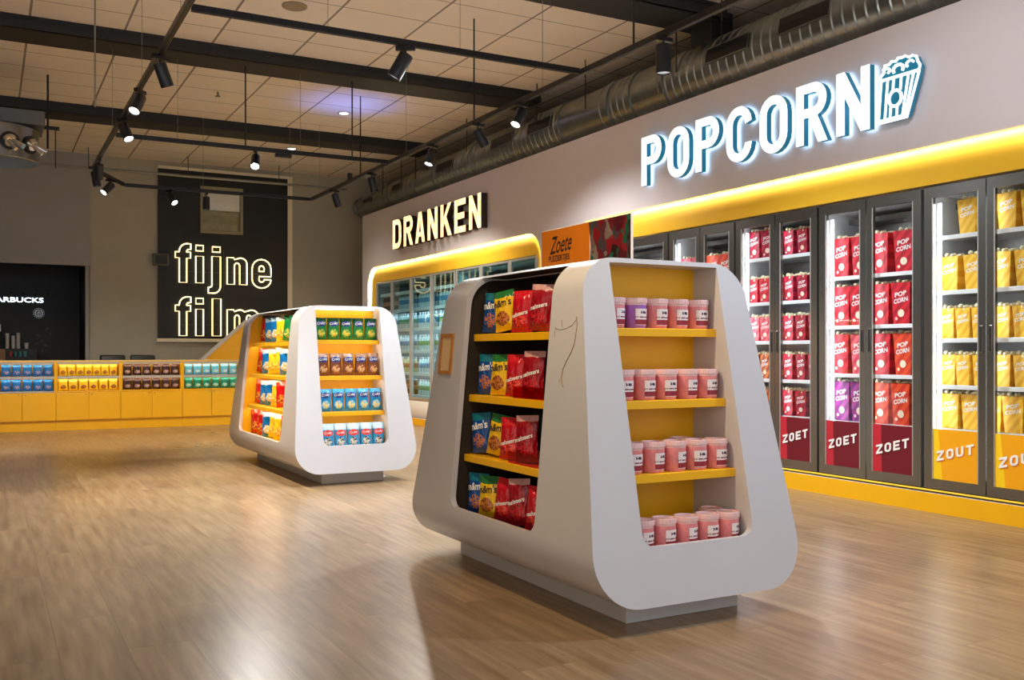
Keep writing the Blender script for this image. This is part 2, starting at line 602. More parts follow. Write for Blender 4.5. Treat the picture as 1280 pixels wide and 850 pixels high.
# bulging coves
def cove(dat, r, name, bottom_white):
    o = rrect(*dat['o'], r, dat['c'])
    i = rrect(*dat['i'], max(0.03, r - 0.24), dat['c'])
    rings = []
    for t, dx in ((-.14, 0.075), (0, 0.062), (0.2, 0.045), (0.45, 0.034), (0.75, 0.034), (1, 0.052)):
        rings.append([(FX + dx, a[0] + (b[0] - a[0]) * t, a[1] + (b[1] - a[1]) * t) for a, b in zip(o, i)])
    n = len(o)
    g = G()
    g.v = [p for rr in rings for p in rr]
    for k in range(len(rings) - 1):
        for j in range(n):
            l = (j + 1) % n
            zc = rings[k][j][2]
            g.f.append((k * n + j, k * n + l, (k + 1) * n + l, (k + 1) * n + j))
            g.mi.append(1 if (bottom_white and zc < 0.40) else 0)
    return struct(g.obj(name, [M['yellow_cove'], M['cove_white']], smooth=40))
cove(openA, 0.32, 'trim_1', True)
cove(openB, 0.32, 'trim_2', False)
# warm LED line tucked along the rim of each opening
def led_rim(dat, name, label):
    pts = [(FX + 0.032, y, z) for y, z in rrect(dat['o'][0] - .010, dat['o'][1] + .010, dat['o'][2] + .01, dat['o'][3] + .010, 0.325, dat['c']) if z > 0.30]
    # start the open path on the low-y side
    k = max(range(len(pts)), key=lambda q: (Vector(pts[q]) - Vector(pts[q - 1])).length)
    pts = pts[k:] + pts[:k]
    out = [pts[0]]
    for p in pts[1:]:
        if (Vector(p) - Vector(out[-1])).length > 0.004:
            out.append(p)
    o = G().tube(out, 0.006, 6).obj(name, M['led_warm'])
    tag(o, label, 'LED strip')
led_rim(openA, 'led_strip', 'warm glowing light line around the rounded rim of the drinks cooler recess')
led_rim(openB, 'led_strip', 'warm glowing light line above the popcorn coolers')

# beams
for k, y in enumerate((3.45, 6.85, 10.25, 13.6)):
    struct(G().box(-7, 6.0, y, y + 0.5, 4.175, 4.23).box(-7, 6.0, y + .22, y + .28, 4.23, 4.3).box(-7, 6.0, y, y + .5, 4.27, 4.3).box(-7, 6, y + .01, y + .04, 4.175, 4.3).obj('trim_%d' % (k + 3), M['beam']))
struct(G().rbox(5.93, 6.2, 7.0, 7.3, 3.44, 4.3, .01).obj('trim_7', M['beam']))

# dark wall panel with window, neon
g = G()
me = filled([[(2.515, 1.328), (4.70, 1.328), (4.70, 4.17), (2.515, 4.17)], [(3.22, 3.17), (3.885, 3.17), (3.885, 3.91), (3.22, 3.91)]], 0.03)
g.frommesh(me, 0, lambda p: (p[0], 16.955 + p[1], p[2]))
tag(g.obj('wall_panel', M['panel_black']), 'large black panel on the grey back wall behind the neon lettering', 'wall panel')
g = G()
for a in ((4.70, 4.78, 16.93, 17, 1.30, 4.20), (2.515, 4.78, 16.94, 17, 4.17, 4.22), (2.49, 4.78, 16.94, 17, 1.27, 1.328)):
    g.box(*a)
struct(g.obj('trim_8', mat('pale_trim', srgb(236, 228, 200), 0.6)))
w = struct(link('window_1', None, None, (3.5525, 16.95, 3.13)))
g = G()
for a in ((-.36, -.31, 0, .8), (.31, .36, 0, .8), (-.31, .31, 0, .05), (-.31, .31, .75, .8)):
    g.rbox(a[0], a[1], -0.03, 0.04, a[2], a[3], .006)
g.rbox(-.31, .31, -.005, .03, .375, .40, .004)
g.obj('window_frame', mat('window_frame_paint', srgb(150, 144, 116), 0.6), w)
G().box(-.31, .31, .012, .018, .05, .75).obj('window_pane', M['glass'], w)
G().box(-.31, .31, .03, .04, .40, .75).obj('roller_blind', mat('beige_blind', srgb(205, 196, 176), 0.8, emit=srgb(205, 190, 160), es=0.12, noise=.05), w)  # blind given a faint glow of its own to brighten the window
G().box(-.31, .31, .034, .044, .05, .375).obj('masonry_view', mat('pale_block', srgb(176, 168, 140), 0.9, noise=.15, nscale=9), w)
t = thing('wall_speaker', 'small dark square speaker in a grey frame at the edge of the black panel', 'speaker', (2.553, 16.9, 2.54))
G().rbox(-.125, .125, -.02, .055, 0, .20, .008).obj('housing', mat('speaker_grey', srgb(96, 96, 88), .6), t)
G().rbox(-.095, .095, -.026, -.018, .025, .175, .003).obj('grille', M['black'], t)

# neon lettering, strokes traced in a letter grid then set to real size
KX = 1.608 / 430.0
def NP(x, y):   # sign grid -> metres on the wall
    return (2.784 + (x - 148) * 0.003745, 16.915, 2.274 + (555 - y) * 0.003745)
def ap(cx, cy, rx, ry, a0, a1, n=8):
    return [(cx + rx * math.cos(R(a0 + (a1 - a0) * i / n)), cy - ry * math.sin(R(a0 + (a1 - a0) * i / n))) for i in range(n + 1)]
def L_f(x, y):
    return [(x + 17, y + 175), (x + 17, y + 65), (x, y + 65), (x, y + 38), (x + 17, y + 38)] + ap(x + 52, y + 36, 35, 36, 180, 90) + [(x + 67, y), (x + 67, y + 26)] + ap(x + 58, y + 38, 9, 12, 90, 180) + [(x + 49, y + 38), (x + 66, y + 38), (x + 66, y + 65), (x + 49, y + 65), (x + 49, y + 175)]
def rc(x0, y0, x1, y1):
    return [(x0, y0), (x1, y0), (x1, y1), (x0, y1)]
def L_j(x, y):
    return [(x + 16, y + 52), (x + 54, y + 52), (x + 54, y + 185)] + ap(x + 24, y + 187, 30, 33, 0, -90) + [(x, y + 220), (x, y + 193)] + ap(x + 6, y + 183, 10, 10, -90, 0) + [(x + 16, y + 180)]
def L_n(x, y):
    return [(x, y + 175), (x, y + 52), (x + 30, y + 52), (x + 33, y + 60)] + ap(x + 60, y + 78, 30, 26, 90, 0) + [(x + 90, y + 175), (x + 57, y + 175), (x + 57, y + 90)] + ap(x + 45, y + 90, 12, 14, 0, 180) + [(x + 33, y + 175)]
def L_m(x, y):
    return [(x, y + 175), (x, y + 52), (x + 30, y + 52), (x + 33, y + 60)] + ap(x + 58, y + 76, 26, 24, 120, 40) + ap(x + 112, y + 78, 30, 26, 120, 0) + [(x + 142, y + 175), (x + 110, y + 175), (x + 110, y + 90)] + ap(x + 99, y + 90, 11, 14, 0, 180) + [(x + 88, y + 175), (x + 56, y + 175), (x + 56, y + 90)] + ap(x + 45, y + 90, 11, 14, 0, 180) + [(x + 34, y + 175)]
neon = thing('neon_sign', 'warm white outlined neon letters reading fijne film on the black panel', 'neon sign', (0, 0, 0))
def neon_letter(loops):
    g = G()
    for lp in loops:
        g.tube([NP(*p) for p in lp], 0.0115, 8, closed=True)
    g.obj('letter', M['neon'], neon, smooth=50)
neon_letter([L_f(148, 380)])
neon_letter([rc(237, 385, 270, 410), rc(237, 434, 270, 555)])
neon_letter([rc(310, 388, 345, 412), L_j(292, 380)])
neon_letter([L_n(376, 382)])
neon_letter([[(578, 530)] + ap(534, 530, 44, 40, -5, -180) + ap(534, 480, 44, 44, 180, 0) + [(578, 516), (522, 516), (522, 530)] + ap(534, 530, 12, 12, 180, 340) + [(546, 530)],
             [(522, 492), (546, 492)] + ap(534, 480, 12, 14, 0, 180)])
neon_letter([L_f(148, 620)])
neon_letter([rc(237, 625, 270, 650), rc(237, 674, 270, 795)])
neon_letter([rc(310, 625, 348, 795)])
neon_letter([L_m(376, 622)])
g = G()
for y in (505, 558, 745, 797):
    a, b = NP(160, y), NP(560 if y < 600 else 510, y)
    g.box(a[0], b[0], 16.93, 16.945, a[2] - .004, a[2] + .004)
for x in (205, 362):
    a, b = NP(x, 400), NP(x, 795)
    g.box(a[0] - .003, a[0] + .003, 16.935, 16.955, b[2], a[2])
g.obj('mounting_rail', mat('clear_rail', srgb(70, 70, 60), .4), neon)

# ------------------------------------------------------------------ lettering signs on the fascia
def letters_sign(name, label, word, x, y_left, y_right, z0, z1, wr, t, mats, depth, halo):
    H = z1 - z0
    n = len(word)
    wg = 0.32 * H / .47 * wr
    root = thing(name, label, 'sign', (x, y_left, z0), R(-90))
    gap = (abs(y_right - y_left) - n * wg) / (n - 1)
    for i, ch in enumerate(word):
        lp = [[(p[0] * H + i * (wg + gap), p[1] * H) for p in l] for l in glyph(ch, wg / H, t)]
        body = filled(lp, depth)
        G().frommesh(body, 0, lambda p: (p[0], p[1] + .003, p[2])).obj('letter', mats[1], root)
        o = root.children[-1] if False else None
        face = filled(lp, 0.004)
        lt = G().frommesh(face, 0, lambda p: (p[0], p[1] - .002, p[2])).obj('letter_face', mats[0])
        letter = [c for c in COL.objects if c.parent == root][-1]
        lt.parent = letter
        if halo:
            h = G().frommesh(filled(lp, 0.004), 0, lambda p: (p[0], p[1] + depth + .003, p[2])).obj('halo_light', M['sign_halo'])
            h.parent = letter
    g = G()
    for i in range(n):
        for dz in (.25, .75):
            cx = i * (wg + gap) + t * H * .4
            g.cyl((cx, depth, dz * H), (cx, FX - x, dz * H), .006, n=8)
    g.obj('standoff', M['steel'], root)
    return root
letters_sign('popcorn_sign', 'large white illuminated letters reading POPCORN on the grey fascia', 'POPCORN', 5.62, 7.663, 4.893, 2.718, 3.187, 0.98, 0.17, (M['sign_white'], M['sign_teal']), 0.05, True)
letters_sign('drinks_sign', 'warm bulb-lit letters reading DRANKEN with dark sides on the fascia', 'DRANKEN', 5.60, 14.18, 11.11, 2.71, 3.16, 1.13, 0.20, (M['bulb'], M['sign_brown']), 0.085, False)
# popcorn box icon
ic = thing('popcorn_box_sign', 'illuminated white line drawing of a popcorn box beside the POPCORN letters', 'sign', (5.62, 4.815, 2.735), R(-90))
def IP(x, y):
    return ((x - 80) * 0.262 / 305, (755 - y) * 0.43 / 690)
sil = [IP(*p) for p in [(80, 755), (365, 755), (480, 290), (490, 215), (470, 170), (455, 110), (420, 90), (385, 95), (350, 68), (310, 75), (280, 68), (255, 95), (215, 85), (190, 110), (150, 110), (135, 150), (140, 185), (100, 225), (108, 290)]]
G().frommesh(filled([sil], 0.04), 0, lambda p: (p[0], p[1] + .004, p[2])).obj('backing', M['sign_teal'], ic)
def stroke(g, pts, w, closed=False):
    P = [Vector((a, 0, b)) for a, b in pts]
    if closed:
        P.append(P[0])
    for a, b in zip(P, P[1:]):
        d = (b - a)
        if d.length < 1e-6:
            continue
        d.normalize()
        nrm = Vector((d.z, 0, -d.x)) * w / 2
        e = d * w * .35
        q = [a - e - nrm, b + e - nrm, b + e + nrm, a - e + nrm]
        g.add([(p.x, -.006, p.z) for p in q] + [(p.x, .004, p.z) for p in q],
              [(0, 1, 2, 3), (7, 6, 5, 4), (0, 4, 5, 1), (1, 5, 6, 2), (2, 6, 7, 3), (3, 7, 4, 0)])
g = G()
stroke(g, sil, .015, True)
stroke(g, [IP(108, 270), IP(480, 270)], .020)
stroke(g, [IP(95, 735), IP(360, 735)], .024)
for a, b in ((175, 145), (235, 197), (310, 262), (380, 318), (430, 345)):
    if a == 310 or a == 235:
        stroke(g, [IP(a, 275), IP(a - 8, 420)], .014)
        stroke(g, [IP(b + 8, 600), IP(b, 745)], .014)
    else:
        stroke(g, [IP(a, 275), IP(b, 745)], .014)
stroke(g, [IP(*p) for p in ap(250, 510, 62, 90, 0, 345, 14)], .018, True)
stroke(g, [IP(*p) for p in ap(280, 190, 50, 48, -30, 210, 8)], .018)
stroke(g, [IP(*p) for p in ap(165, 175, 30, 30, -60, 150, 6)], .014)
stroke(g, [IP(*p) for p in ap(395, 170, 34, 34, 20, 220, 6)], .014)
g.obj('light_lines', M['sign_white'], ic)

# ------------------------------------------------------------------ coolers
def poster_mat(name, c1, c2, slope):
    m = bpy.data.materials.new(name)
    m.use_nodes = True
    n = NB(m)
    x, y, z = n.xyz()
    d = n.math('ADD', x, n.math('MULTIPLY', z, slope))
    col = n.mix(n.math('LESS_THAN', d, 0.0), c1, c2)
    b = bsdf_of(m)
    n.link(col, b.inputs['Base Color'])
    b.inputs['Roughness'].default_value = .35
    return m
M['poster_red'] = poster_mat('poster_red', srgb(112, 12, 32), srgb(190, 34, 52), 0.02)
M['poster_yellow'] = poster_mat('poster_yellow', srgb(246, 170, 14), srgb(252, 208, 26), 0.10)
M['shadow_red'] = mat('letter_shadow_red', srgb(96, 10, 26), .5)
M['shadow_orange'] = mat('letter_shadow_orange', srgb(224, 126, 30), .5)

def word_mesh(word, W, H, rise):
    g = G()
    n = len(word)
    cell = W / (n + (n - 1) * .34)
    for i, ch in enumerate(word):
        lp = [[(p[0] * H + i * cell * 1.34 - W / 2, p[1] * H) for p in l] for l in glyph(ch, cell / H, .24)]
        g.frommesh(filled(lp, .003), 0, lambda p: (p[0], p[1], p[2] + p[0] * rise))
    return g

def cooler(label, y_left, y_right, splits, word, posters, shelves, drinks=False, z0=0.15, z1=2.25, group=None, open_left=None):
    """y_left > y_right in the room; local x runs left to right, local y into the depth"""
    X = 5.745
    W = y_left - y_right
    D = 0.60
    root = thing('display_cooler', label, 'cooler', (X, y_left, z0), R(-90), group)
    H = z1 - z0
    lin = M['cooler_drink'] if drinks else M['cooler_in']
    g = G()
    g.box(.008, .03, .045, D, 0, H).box(W - .03, W - .008, .045, D, 0, H).box(.03, W - .03, D - .03, D, 0, H)
    g.box(.03, W - .03, .045, D - .03, 0, .08).box(.03, W - .03, .045, D - .03, H - .06, H)
    g.obj('cabinet', lin, root)
    G().box(.03, W - .03, .30, .50, H - .14, H - .10).box(.03, W - .03, D - .08, D - .03, H - .55, H - .1).obj('air_duct', M['steel'], root)
    for z in shelves:
        zz = z - z0
        g = G()
        g.box(.03, W - .03, .075, D - .04, zz - .014, zz)
        g.rbox(.03, W - .03, .062, .075, zz - (.045 if drinks else .026), zz + .004, .003, 1)
        g.obj('shelf', [M['shelf_wire'], M['rail_white']], root)
    # vertical light strips
    g = G()
    xs = [.088]
    for s in splits[:-1]:
        xs.append(y_left - s + .0)
    if drinks:
        for z in [q for q in shelves if q < 1.9]:
            g.box(.04, W - .04, .078, .090, z - z0 - .026, z - z0 - .018)
    else:
        for x in xs:
            g.rbox(x - .014, x + .014, .05, .062, .1, H - .12, .004)
    g.obj('light_strip', M['led_soft'] if drinks else M['led'], root)
    # doors
    edges = [y_left] + list(splits)
    for k in range(len(edges) - 1):
        a, b = y_left - edges[k], y_left - edges[k + 1]
        left_side = (k % 2 == 0)
        fl, fr = ((.066, .052) if left_side else (.052, .066)) if not drinks else (.03, .03)
        a += .004
        b -= .004
        top = .085 if not drinks else .035
        bot = .075 if not drinks else .045
        me = filled([[(a, 0.006), (b, 0.006), (b, H - .01), (a, H - .01)], [(a + fl, bot), (b - fr, bot), (b - fr, H - top), (a + fl, H - top)]], .035)
        d = G().frommesh(me).obj('door', M['steel_light'] if drinks else M['steel'], root)
        G().box(a + fl - .004, b - fr + .004, .012, .018, bot - .004, H - top + .004).obj('pane', M['glass_blue'] if drinks else M['glass'], d)
        g = G()
        for q in ((a + fl, a + fl + .006), (b - fr - .006, b - fr)):
            g.box(q[0], q[1], -.003, .004, bot, H - top)
        g.obj('seal_strip', M['steel_light'], d)
        if not drinks:
            hx = (b - .030) if left_side else (a + .030)
            g = G().rbox(hx - .011, hx + .011, -.006, .002, .945, 1.125, .004)
            g.box(hx - .007, hx + .007, -.0075, -.004, .955, 1.115, 1)
            g.obj('handle', [M['steel'], M['vent']], d)
            if posters:
                pm = M['poster_red'] if word == 'ZOET' else M['poster_yellow']
                sm = M['shadow_red'] if word == 'ZOET' else M['shadow_orange']
                pw = (b - fr) - (a + fl)
                px = a + fl + pw * .24
                po = G().box(a + fl - px, b - fr - px, .004, .009, bot, .42).obj('poster', pm, d)
                po.location = (px, 0, 0)
                cx = (a + fl + b - fr) / 2
                wm = word_mesh(word, pw * .80, .068, .26)
                tx = wm.obj('poster_lettering', M['print_white'], d)
                tx.location = (cx, -.001, .235)
                wm2 = word_mesh(word, pw * .80, .068, .26)
                t2 = wm2.obj('poster_lettering_shadow', sm, d)
                t2.location = (cx + .005, .001, .229)
    # plinth gap
    G().box(0.01, W - .01, .03, .3, -.02, 0).obj('plinth', M['black'], root)
    return root

SH = [1.90, 1.52, 1.19, .87, .57]
SHB = [1.68, 1.30, .93, .565]
cooler('tall double door cooler of yellow popcorn cartons with ZOUT posters on the glass', 4.534, 3.575, [4.054, 3.575], 'ZOUT', True, SH)
cooler('double door cooler of large red popcorn cartons next to the yellow popcorn cooler', 5.500, 4.551, [5.035, 4.551], 'ZOET', True, SHB)
cooler('double door cooler of slim crimson popcorn cartons beside the large red carton cooler', 6.459, 5.513, [5.980, 5.513], 'ZOET', True, SH)
cooler('double door cooler of pale pink and orange cartons partly behind the display kiosk', 7.396, 6.472, [6.936, 6.472], 'ZOET', True, SHB)
cooler('double door cooler of orange cartons at the kiosk signboard end', 8.78, 7.408, [8.10, 7.408], 'ZOET', True, SHB)
DS = [1.78, 1.47, 1.125, .78, .44]
cooler('four door drinks cooler at the back wall end of the rounded recess', 15.30, 12.20, [14.60, 13.80, 13.02, 12.20], '', False, DS + [2.06], drinks=True, z0=.36, z1=2.26)
cooler('three door drinks cooler partly hidden by the big white kiosk', 12.18, 9.92, [11.40, 10.60, 9.92], '', False, DS + [2.06], drinks=True, z0=.36, z1=2.26)

# ------------------------------------------------------------------ popcorn cartons
def carton_mat(name, c1, c2, freq):
    m = bpy.data.materials.new(name)
    m.use_nodes = True
    n = NB(m)
    x, y, z = n.xyz()
    s = n.math('SINE', n.math('MULTIPLY', n.math('ADD', x, n.math('MULTIPLY', z, -0.85)), freq))
    s = n.math('MULTIPLY', s, s)
    s = n.math('GREATER_THAN', n.math('ADD', s, n.math('MULTIPLY', n.noise(25), .4)), .72)
    col = n.mix(s, c1, c2)
    b = bsdf_of(m)
    n.link(col, b.inputs['Base Color'])
    b.inputs['Roughness'].default_value = .45
    return m

def make_carton(w, d, h, m, label, spots):
    root = thing('popcorn_carton', label, 'popcorn carton')
    wb, db = w * .80, d * .80
    g = G()
    def P(u, v, t):   # u,v in -1..1, t in 0..1
        return (u * (wb + (w - wb) * t) / 2, v * (db + (d - db) * t) / 2, t * h)
    nz = 7
    def side(fn, n):
        pts_b, pts_t = [], []
        for i in range(2 * n + 1):
            s = -1 + i / n
            pts_b.append(fn(s, 0))
            q = fn(s, 1)
            pts_t.append((q[0], q[1], q[2] + (0.008 if i % 2 else 0)))
        vs = pts_b + pts_t
        k = len(pts_b)
        g.add(vs, [(i, i + 1, k + i + 1, k + i) for i in range(k - 1)])
    side(lambda s, t: P(s, -1, t), nz)
    side(lambda s, t: P(1, s, t), nz)
    side(lambda s, t: P(-s, 1, t), nz)
    side(lambda s, t: P(-1, -s, t), nz)
    g.add([P(-1, -1, 0), P(1, -1, 0), P(1, 1, 0), P(-1, 1, 0)], [(0, 3, 2, 1)])
    # print on the front face
    def onfront(p, e=.0012):
        t = p[2] / h
        return (p[0], -(db + (d - db) * t) / 2 - e, p[2])
    fs = w * .72
    for k, s in enumerate(('POP', 'CORN')):
        me = text_mesh(s, fs * (.82 if k == 0 else 1), h * .115, bold=.035)
        g.frommesh(me, 1, lambda p: onfront((p[0], 0, p[2] + h * (.74 - .155 * k) + p[0] * .18)))
    if spots:
        c = arc(0.0, h * .27, w * .17, h * .095, 0, 350, 14)
        o = len(g.v)
        g.add([onfront((a, 0, b)) for a, b in c], [tuple(range(len(c)))], 2)
        c = arc(-w * .25, h * .14, w * .07, h * .04, 0, 350, 10)
        g.add([onfront((a, 0, b)) for a, b in c], [tuple(range(len(c)))], 2)
    g.obj('carton', [m, M['print_white'], M['cream']], root)
    bm = bmesh.new()
    rnd = random.Random(3)
    for i in range(26):
        q = Vector((rnd.uniform(-.44, .44) * w, rnd.uniform(-.42, .42) * d, h * .975 + rnd.uniform(0, .026)))
        bmesh.ops.create_icosphere(bm, subdivisions=1, radius=rnd.uniform(.010, .016), matrix=Matrix.Translation(q))
    for v in bm.verts:
        v.co += Vector((rnd.uniform(-1, 1), rnd.uniform(-1, 1), rnd.uniform(-1, 1))) * .003
    G().frombm(bm).obj('popcorn', M['popcorn'], root, smooth=80)
    return Proto(root)

cols = {
    'yellow': (srgb(250, 202, 66), srgb(238, 176, 40)),
    'red': (srgb(226, 40, 56), srgb(184, 24, 42)),
    'crimson': (srgb(200, 26, 60), srgb(150, 16, 46)),
    'pink': (srgb(236, 110, 120), srgb(210, 60, 84)),
    'purple': (srgb(176, 60, 150), srgb(132, 34, 118)),
    'orange': (srgb(240, 84, 40), srgb(214, 52, 28)),
    'caramel': (srgb(226, 120, 40), srgb(150, 50, 24)),
}
PR = {}
def proto(kind, size):
    key = (kind, size)
    if key not in PR:
        w, d, h = {'S': (.115, .085, .205), 'M': (.15, .10, .235), 'L': (.165, .115, .30)}[size]
        PR[key] = make_carton(w, d, h, carton_mat('carton_%s_%s' % (kind, size), *cols[kind], 38 if size == 'L' else 48), kind + ' popcorn carton', kind != 'yellow')
    return PR[key]
ORD = ['first', 'second', 'third', 'fourth', 'fifth', 'sixth', 'seventh', 'eighth', 'ninth', 'tenth']
SHN = ['top', 'second', 'third', 'fourth', 'bottom']
LAST = {}
def row(door, shelf_i, z, ya, yb, items, kind, size, cooler_name):
    """items: list of fractions 0..1 across the pane, optional per item (frac, kind, size)"""
    n = len(items)
    hi, lo = next((a - .04, b + .04) for a, b in ((4.534, 3.575), (5.500, 4.551), (6.459, 5.513), (7.396, 6.472), (8.78, 7.408)) if a > (ya + yb) / 2 > b)
    last = LAST.get((hi, z), 99)
    for i, it in enumerate(items):
        k, s = kind, size
        if isinstance(it, tuple):
            it, k, s = it
        wd = {'S': .115, 'M': .15, 'L': .165}[s] + .008
        y = min(ya + (yb - ya) * it + .06, hi - wd / 2, last - wd)
        if y - wd / 2 < lo:
            continue
        last = y
        LAST[(hi, z)] = y
        p = proto(k, s)
        cn = {'red': 'bright red', 'orange': 'orange red', 'pink': 'pale pink'}.get(k, k)
        lab = '%s carton, %s on the %s shelf, %s' % (cn, ORD[i] if n > 1 else 'alone', SHN[shelf_i], door)
        x = 5.745 + .075 + .075 + random.uniform(0, .02)
        p.put((x, y, z + .002), (0, 0, R(-90 + random.uniform(-5, 5))), lab, '%s cartons on the %s shelf' % (cooler_name, SHN[shelf_i]))
# yellow cooler
dA1, dA2 = 'first ZOUT door', 'second ZOUT door'
row(dA1, 0, 1.90, 4.48, 4.05, [.62], 'yellow', 'M', 'yellow')
row(dA1, 1, 1.52, 4.48, 4.05, [.23, .72], 'yellow', 'M', 'yellow')
row(dA1, 2, 1.19, 4.48, 4.05, [.10, .40, .71], 'yellow', 'S', 'yellow')
row(dA1, 3, .87, 4.48, 4.05, [.17, .48, .79], 'yellow', 'S', 'yellow')
row(dA1, 4, .57, 4.48, 4.05, [.20, .60, .97], 'yellow', 'M', 'yellow')
row(dA2, 0, 1.90, 4.00, 3.60, [.20, .62], 'yellow', 'M', 'yellow')
row(dA2, 1, 1.52, 4.00, 3.60, [.08, .50, .92], 'yellow', 'M', 'yellow')
row(dA2, 2, 1.19, 4.00, 3.60, [.10, .43, .76], 'yellow', 'S', 'yellow')
row(dA2, 3, .87, 4.00, 3.60, [.10, .43, .76], 'yellow', 'S', 'yellow')
row(dA2, 4, .57, 4.00, 3.60, [.17, .62], 'yellow', 'M', 'yellow')
# large red cooler
nB1, nB2 = 'brightly lit door, large red cooler', 'plainer door, large red cooler'
row(nB1, 0, 1.68, 5.44, 5.05, [.25, .74], 'red', 'L', 'large red')
row(nB1, 1, 1.30, 5.44, 5.05, [.25, .74], 'red', 'L', 'large red')
row(nB1, 2, .93, 5.44, 5.05, [.25, (.74, 'pink', 'L')], 'red', 'L', 'large red')
row(nB1, 3, .565, 5.44, 5.05, [.27, .76], 'purple', 'L', 'large red')
row(nB2, 0, 1.68, 4.98, 4.58, [.08, .60], 'red', 'L', 'large red')
row(nB2, 1, 1.30, 4.98, 4.58, [.10, .58], 'red', 'L', 'large red')
row(nB2, 2, .93, 4.98, 4.58, [.10, (.60, 'orange', 'L')], 'red', 'L', 'large red')
row(nB2, 3, .565, 4.98, 4.58, [.10, .58], 'orange', 'L', 'large red')
# slim crimson cooler
nC1, nC2 = 'handle-side crimson cooler door', 'crimson cooler door with ZOET poster'
row(nC1, 0, 1.90, 6.38, 6.04, [.22, .72], 'crimson', 'M', 'slim crimson')
for i, z in ((1, 1.52), (2, 1.19)):
    row(nC1, i, z, 6.38, 6.04, [.05, .43, .83], 'pink' if i == 2 else 'red', 'S', 'slim crimson')
for i, z in ((3, .87), (4, .57)):
    row(nC1, i, z, 6.38, 6.04, [.10, .5, .9], 'caramel', 'S', 'slim crimson')
row(nC2, 0, 1.90, 5.93, 5.56, [.12, .50, .88], 'crimson', 'S', 'slim crimson')
row(nC2, 1, 1.52, 5.93, 5.56, [.12, .50, .88], 'crimson', 'S', 'slim crimson')
row(nC2, 2, 1.19, 5.93, 5.56, [.12, .50, .88], 'crimson', 'S', 'slim crimson')
row(nC2, 3, .87, 5.93, 5.56, [.12, .50, .88], 'crimson', 'S', 'slim crimson')
row(nC2, 4, .57, 5.93, 5.56, [.12, .50, .88], 'crimson', 'S', 'slim crimson')
# pale and orange coolers, only their tops show above the kiosk
row('bright door, pink cooler', 0, 1.68, 7.32, 6.98, [.25, .8], 'pink', 'L', 'pink')
row('dimmer door, pink cooler', 0, 1.68, 6.88, 6.52, [.12, .62], 'orange', 'L', 'orange')
row('dimmer door, pink cooler', 1, 1.30, 6.88, 6.52, [.12, .62], 'orange', 'L', 'orange')
row('door beside the signboard', 0, 1.68, 8.0, 7.48, [.32, .80], 'caramel', 'L', 'orange')

# ------------------------------------------------------------------ drink bottles
M['pet'] = mat('clear_bottle', srgb(206, 224, 230), .15, coat=.3, noise=.1, nscale=30)
M['cola'] = mat('dark_drink', srgb(70, 40, 28), .15, coat=.3)
M['juice'] = mat('pale_drink', srgb(226, 214, 170), .2, coat=.3)
M['lab_blue'] = mat('bottle_label_blue', srgb(90, 150, 190), .4)
M['lab_green'] = mat('bottle_label_green', srgb(110, 160, 110), .4)
M['lab_red'] = mat('bottle_label_orange', srgb(196, 120, 90), .4)
def bottle(m, lab, name, s=1.0):
    pr = [(0, 0), (.030, 0), (.034, .008), (.034, .075), (.0345, .076), (.0345, .145), (.034, .146), (.033, .17), (.018, .205), (.013, .215), (.013, .222), (.015, .223), (.015, .24), (0, .24)]
    ms = [0, 0, 0, 0, 1, 1, 0, 0, 0, 0, 2, 2, 2]
    g = G().lathe([(r * s, z) for r, z in pr], 10, mis=ms)
    o = g.obj('drink_bottle', [m, lab, M['rail_white']], smooth=50)
    tag(o, 'bottle', 'bottle')
    return Proto(o)
BT = [bottle(M['pet'], M['lab_blue'], 'w'), bottle(M['pet'], M['lab_green'], 'g'), bottle(M['juice'], M['lab_red'], 'j'), bottle(M['cola'], M['lab_red'], 'c')]
KN = ['clear bottle with blue label', 'clear bottle with green label', 'cream coloured drink bottle', 'dark brown drink bottle']
pick = {0: [3, 0, 0, 0], 1: [0, 1, 0, 1], 2: [2, 0, 1, 1], 3: [3, 2, 0, 1], 4: [3, 3, 1, 0]}
dname = ['drinks door by the recess rim', 'second drinks door from the back wall', 'third drinks door from the back wall', 'fourth drinks door from the back wall', 'fifth drinks door from the back wall', 'sixth drinks door from the back wall', 'last drinks door beside the kiosk signboard']
dd = [15.30, 14.60, 13.80, 13.02, 12.18, 11.40, 10.60, 9.92]
for k in range(4):
    for si, z in enumerate(DS):
        if k == 0 and si > 1:
            continue
        nb = 7
        for i in range(nb):
            y = dd[k] - .085 - i * (dd[k] - dd[k + 1] - .17) / (nb - 1)
            bi = pick[si][k % 4]
            lab = '%s, %s shelf, %s' % (KN[bi], SHN[si], dname[k])
            BT[bi].put((5.745 + .125, y, z + .001), (0, 0, random.uniform(0, 6)), lab, lab)

# ------------------------------------------------------------------ kiosks
ZB, ZT, RB, RT = .10, 1.495, .20, .17
def wz(z):
    return .53 - .091 * (z - .305)
def profile(inset=0.0, n=10):
    zb, zt = ZB + inset, ZT - inset
    cs = [(-(wz(zb) - inset), zb), (wz(zb) - inset, zb), (wz(zt) - inset, zt), (-(wz(zt) - inset), zt)]
    rs = [RB - inset, RB - inset, RT - inset, RT - inset]
    out = []
    for i in range(4):
        p, a, b = Vector(cs[i]), Vector(cs[i - 1]), Vector(cs[(i + 1) % 4])
        u, v = (a - p).normalized(), (b - p).normalized()
        ang = u.angle(v)
        tlen = rs[i] / math.tan(ang / 2)
        c = p + (u + v).normalized() * rs[i] / math.sin(ang / 2)
        s, e = p + u * tlen - c, p + v * tlen - c
        a0 = math.atan2(s.y, s.x)
        a1 = math.atan2(e.y, e.x)
        while a1 < a0:
            a1 += 2 * PI
        for k in range(n + 1):
            q = a0 + (a1 - a0) * k / n
            out.append((c.x + rs[i] * math.cos(q), c.y + rs[i] * math.sin(q)))
    return out

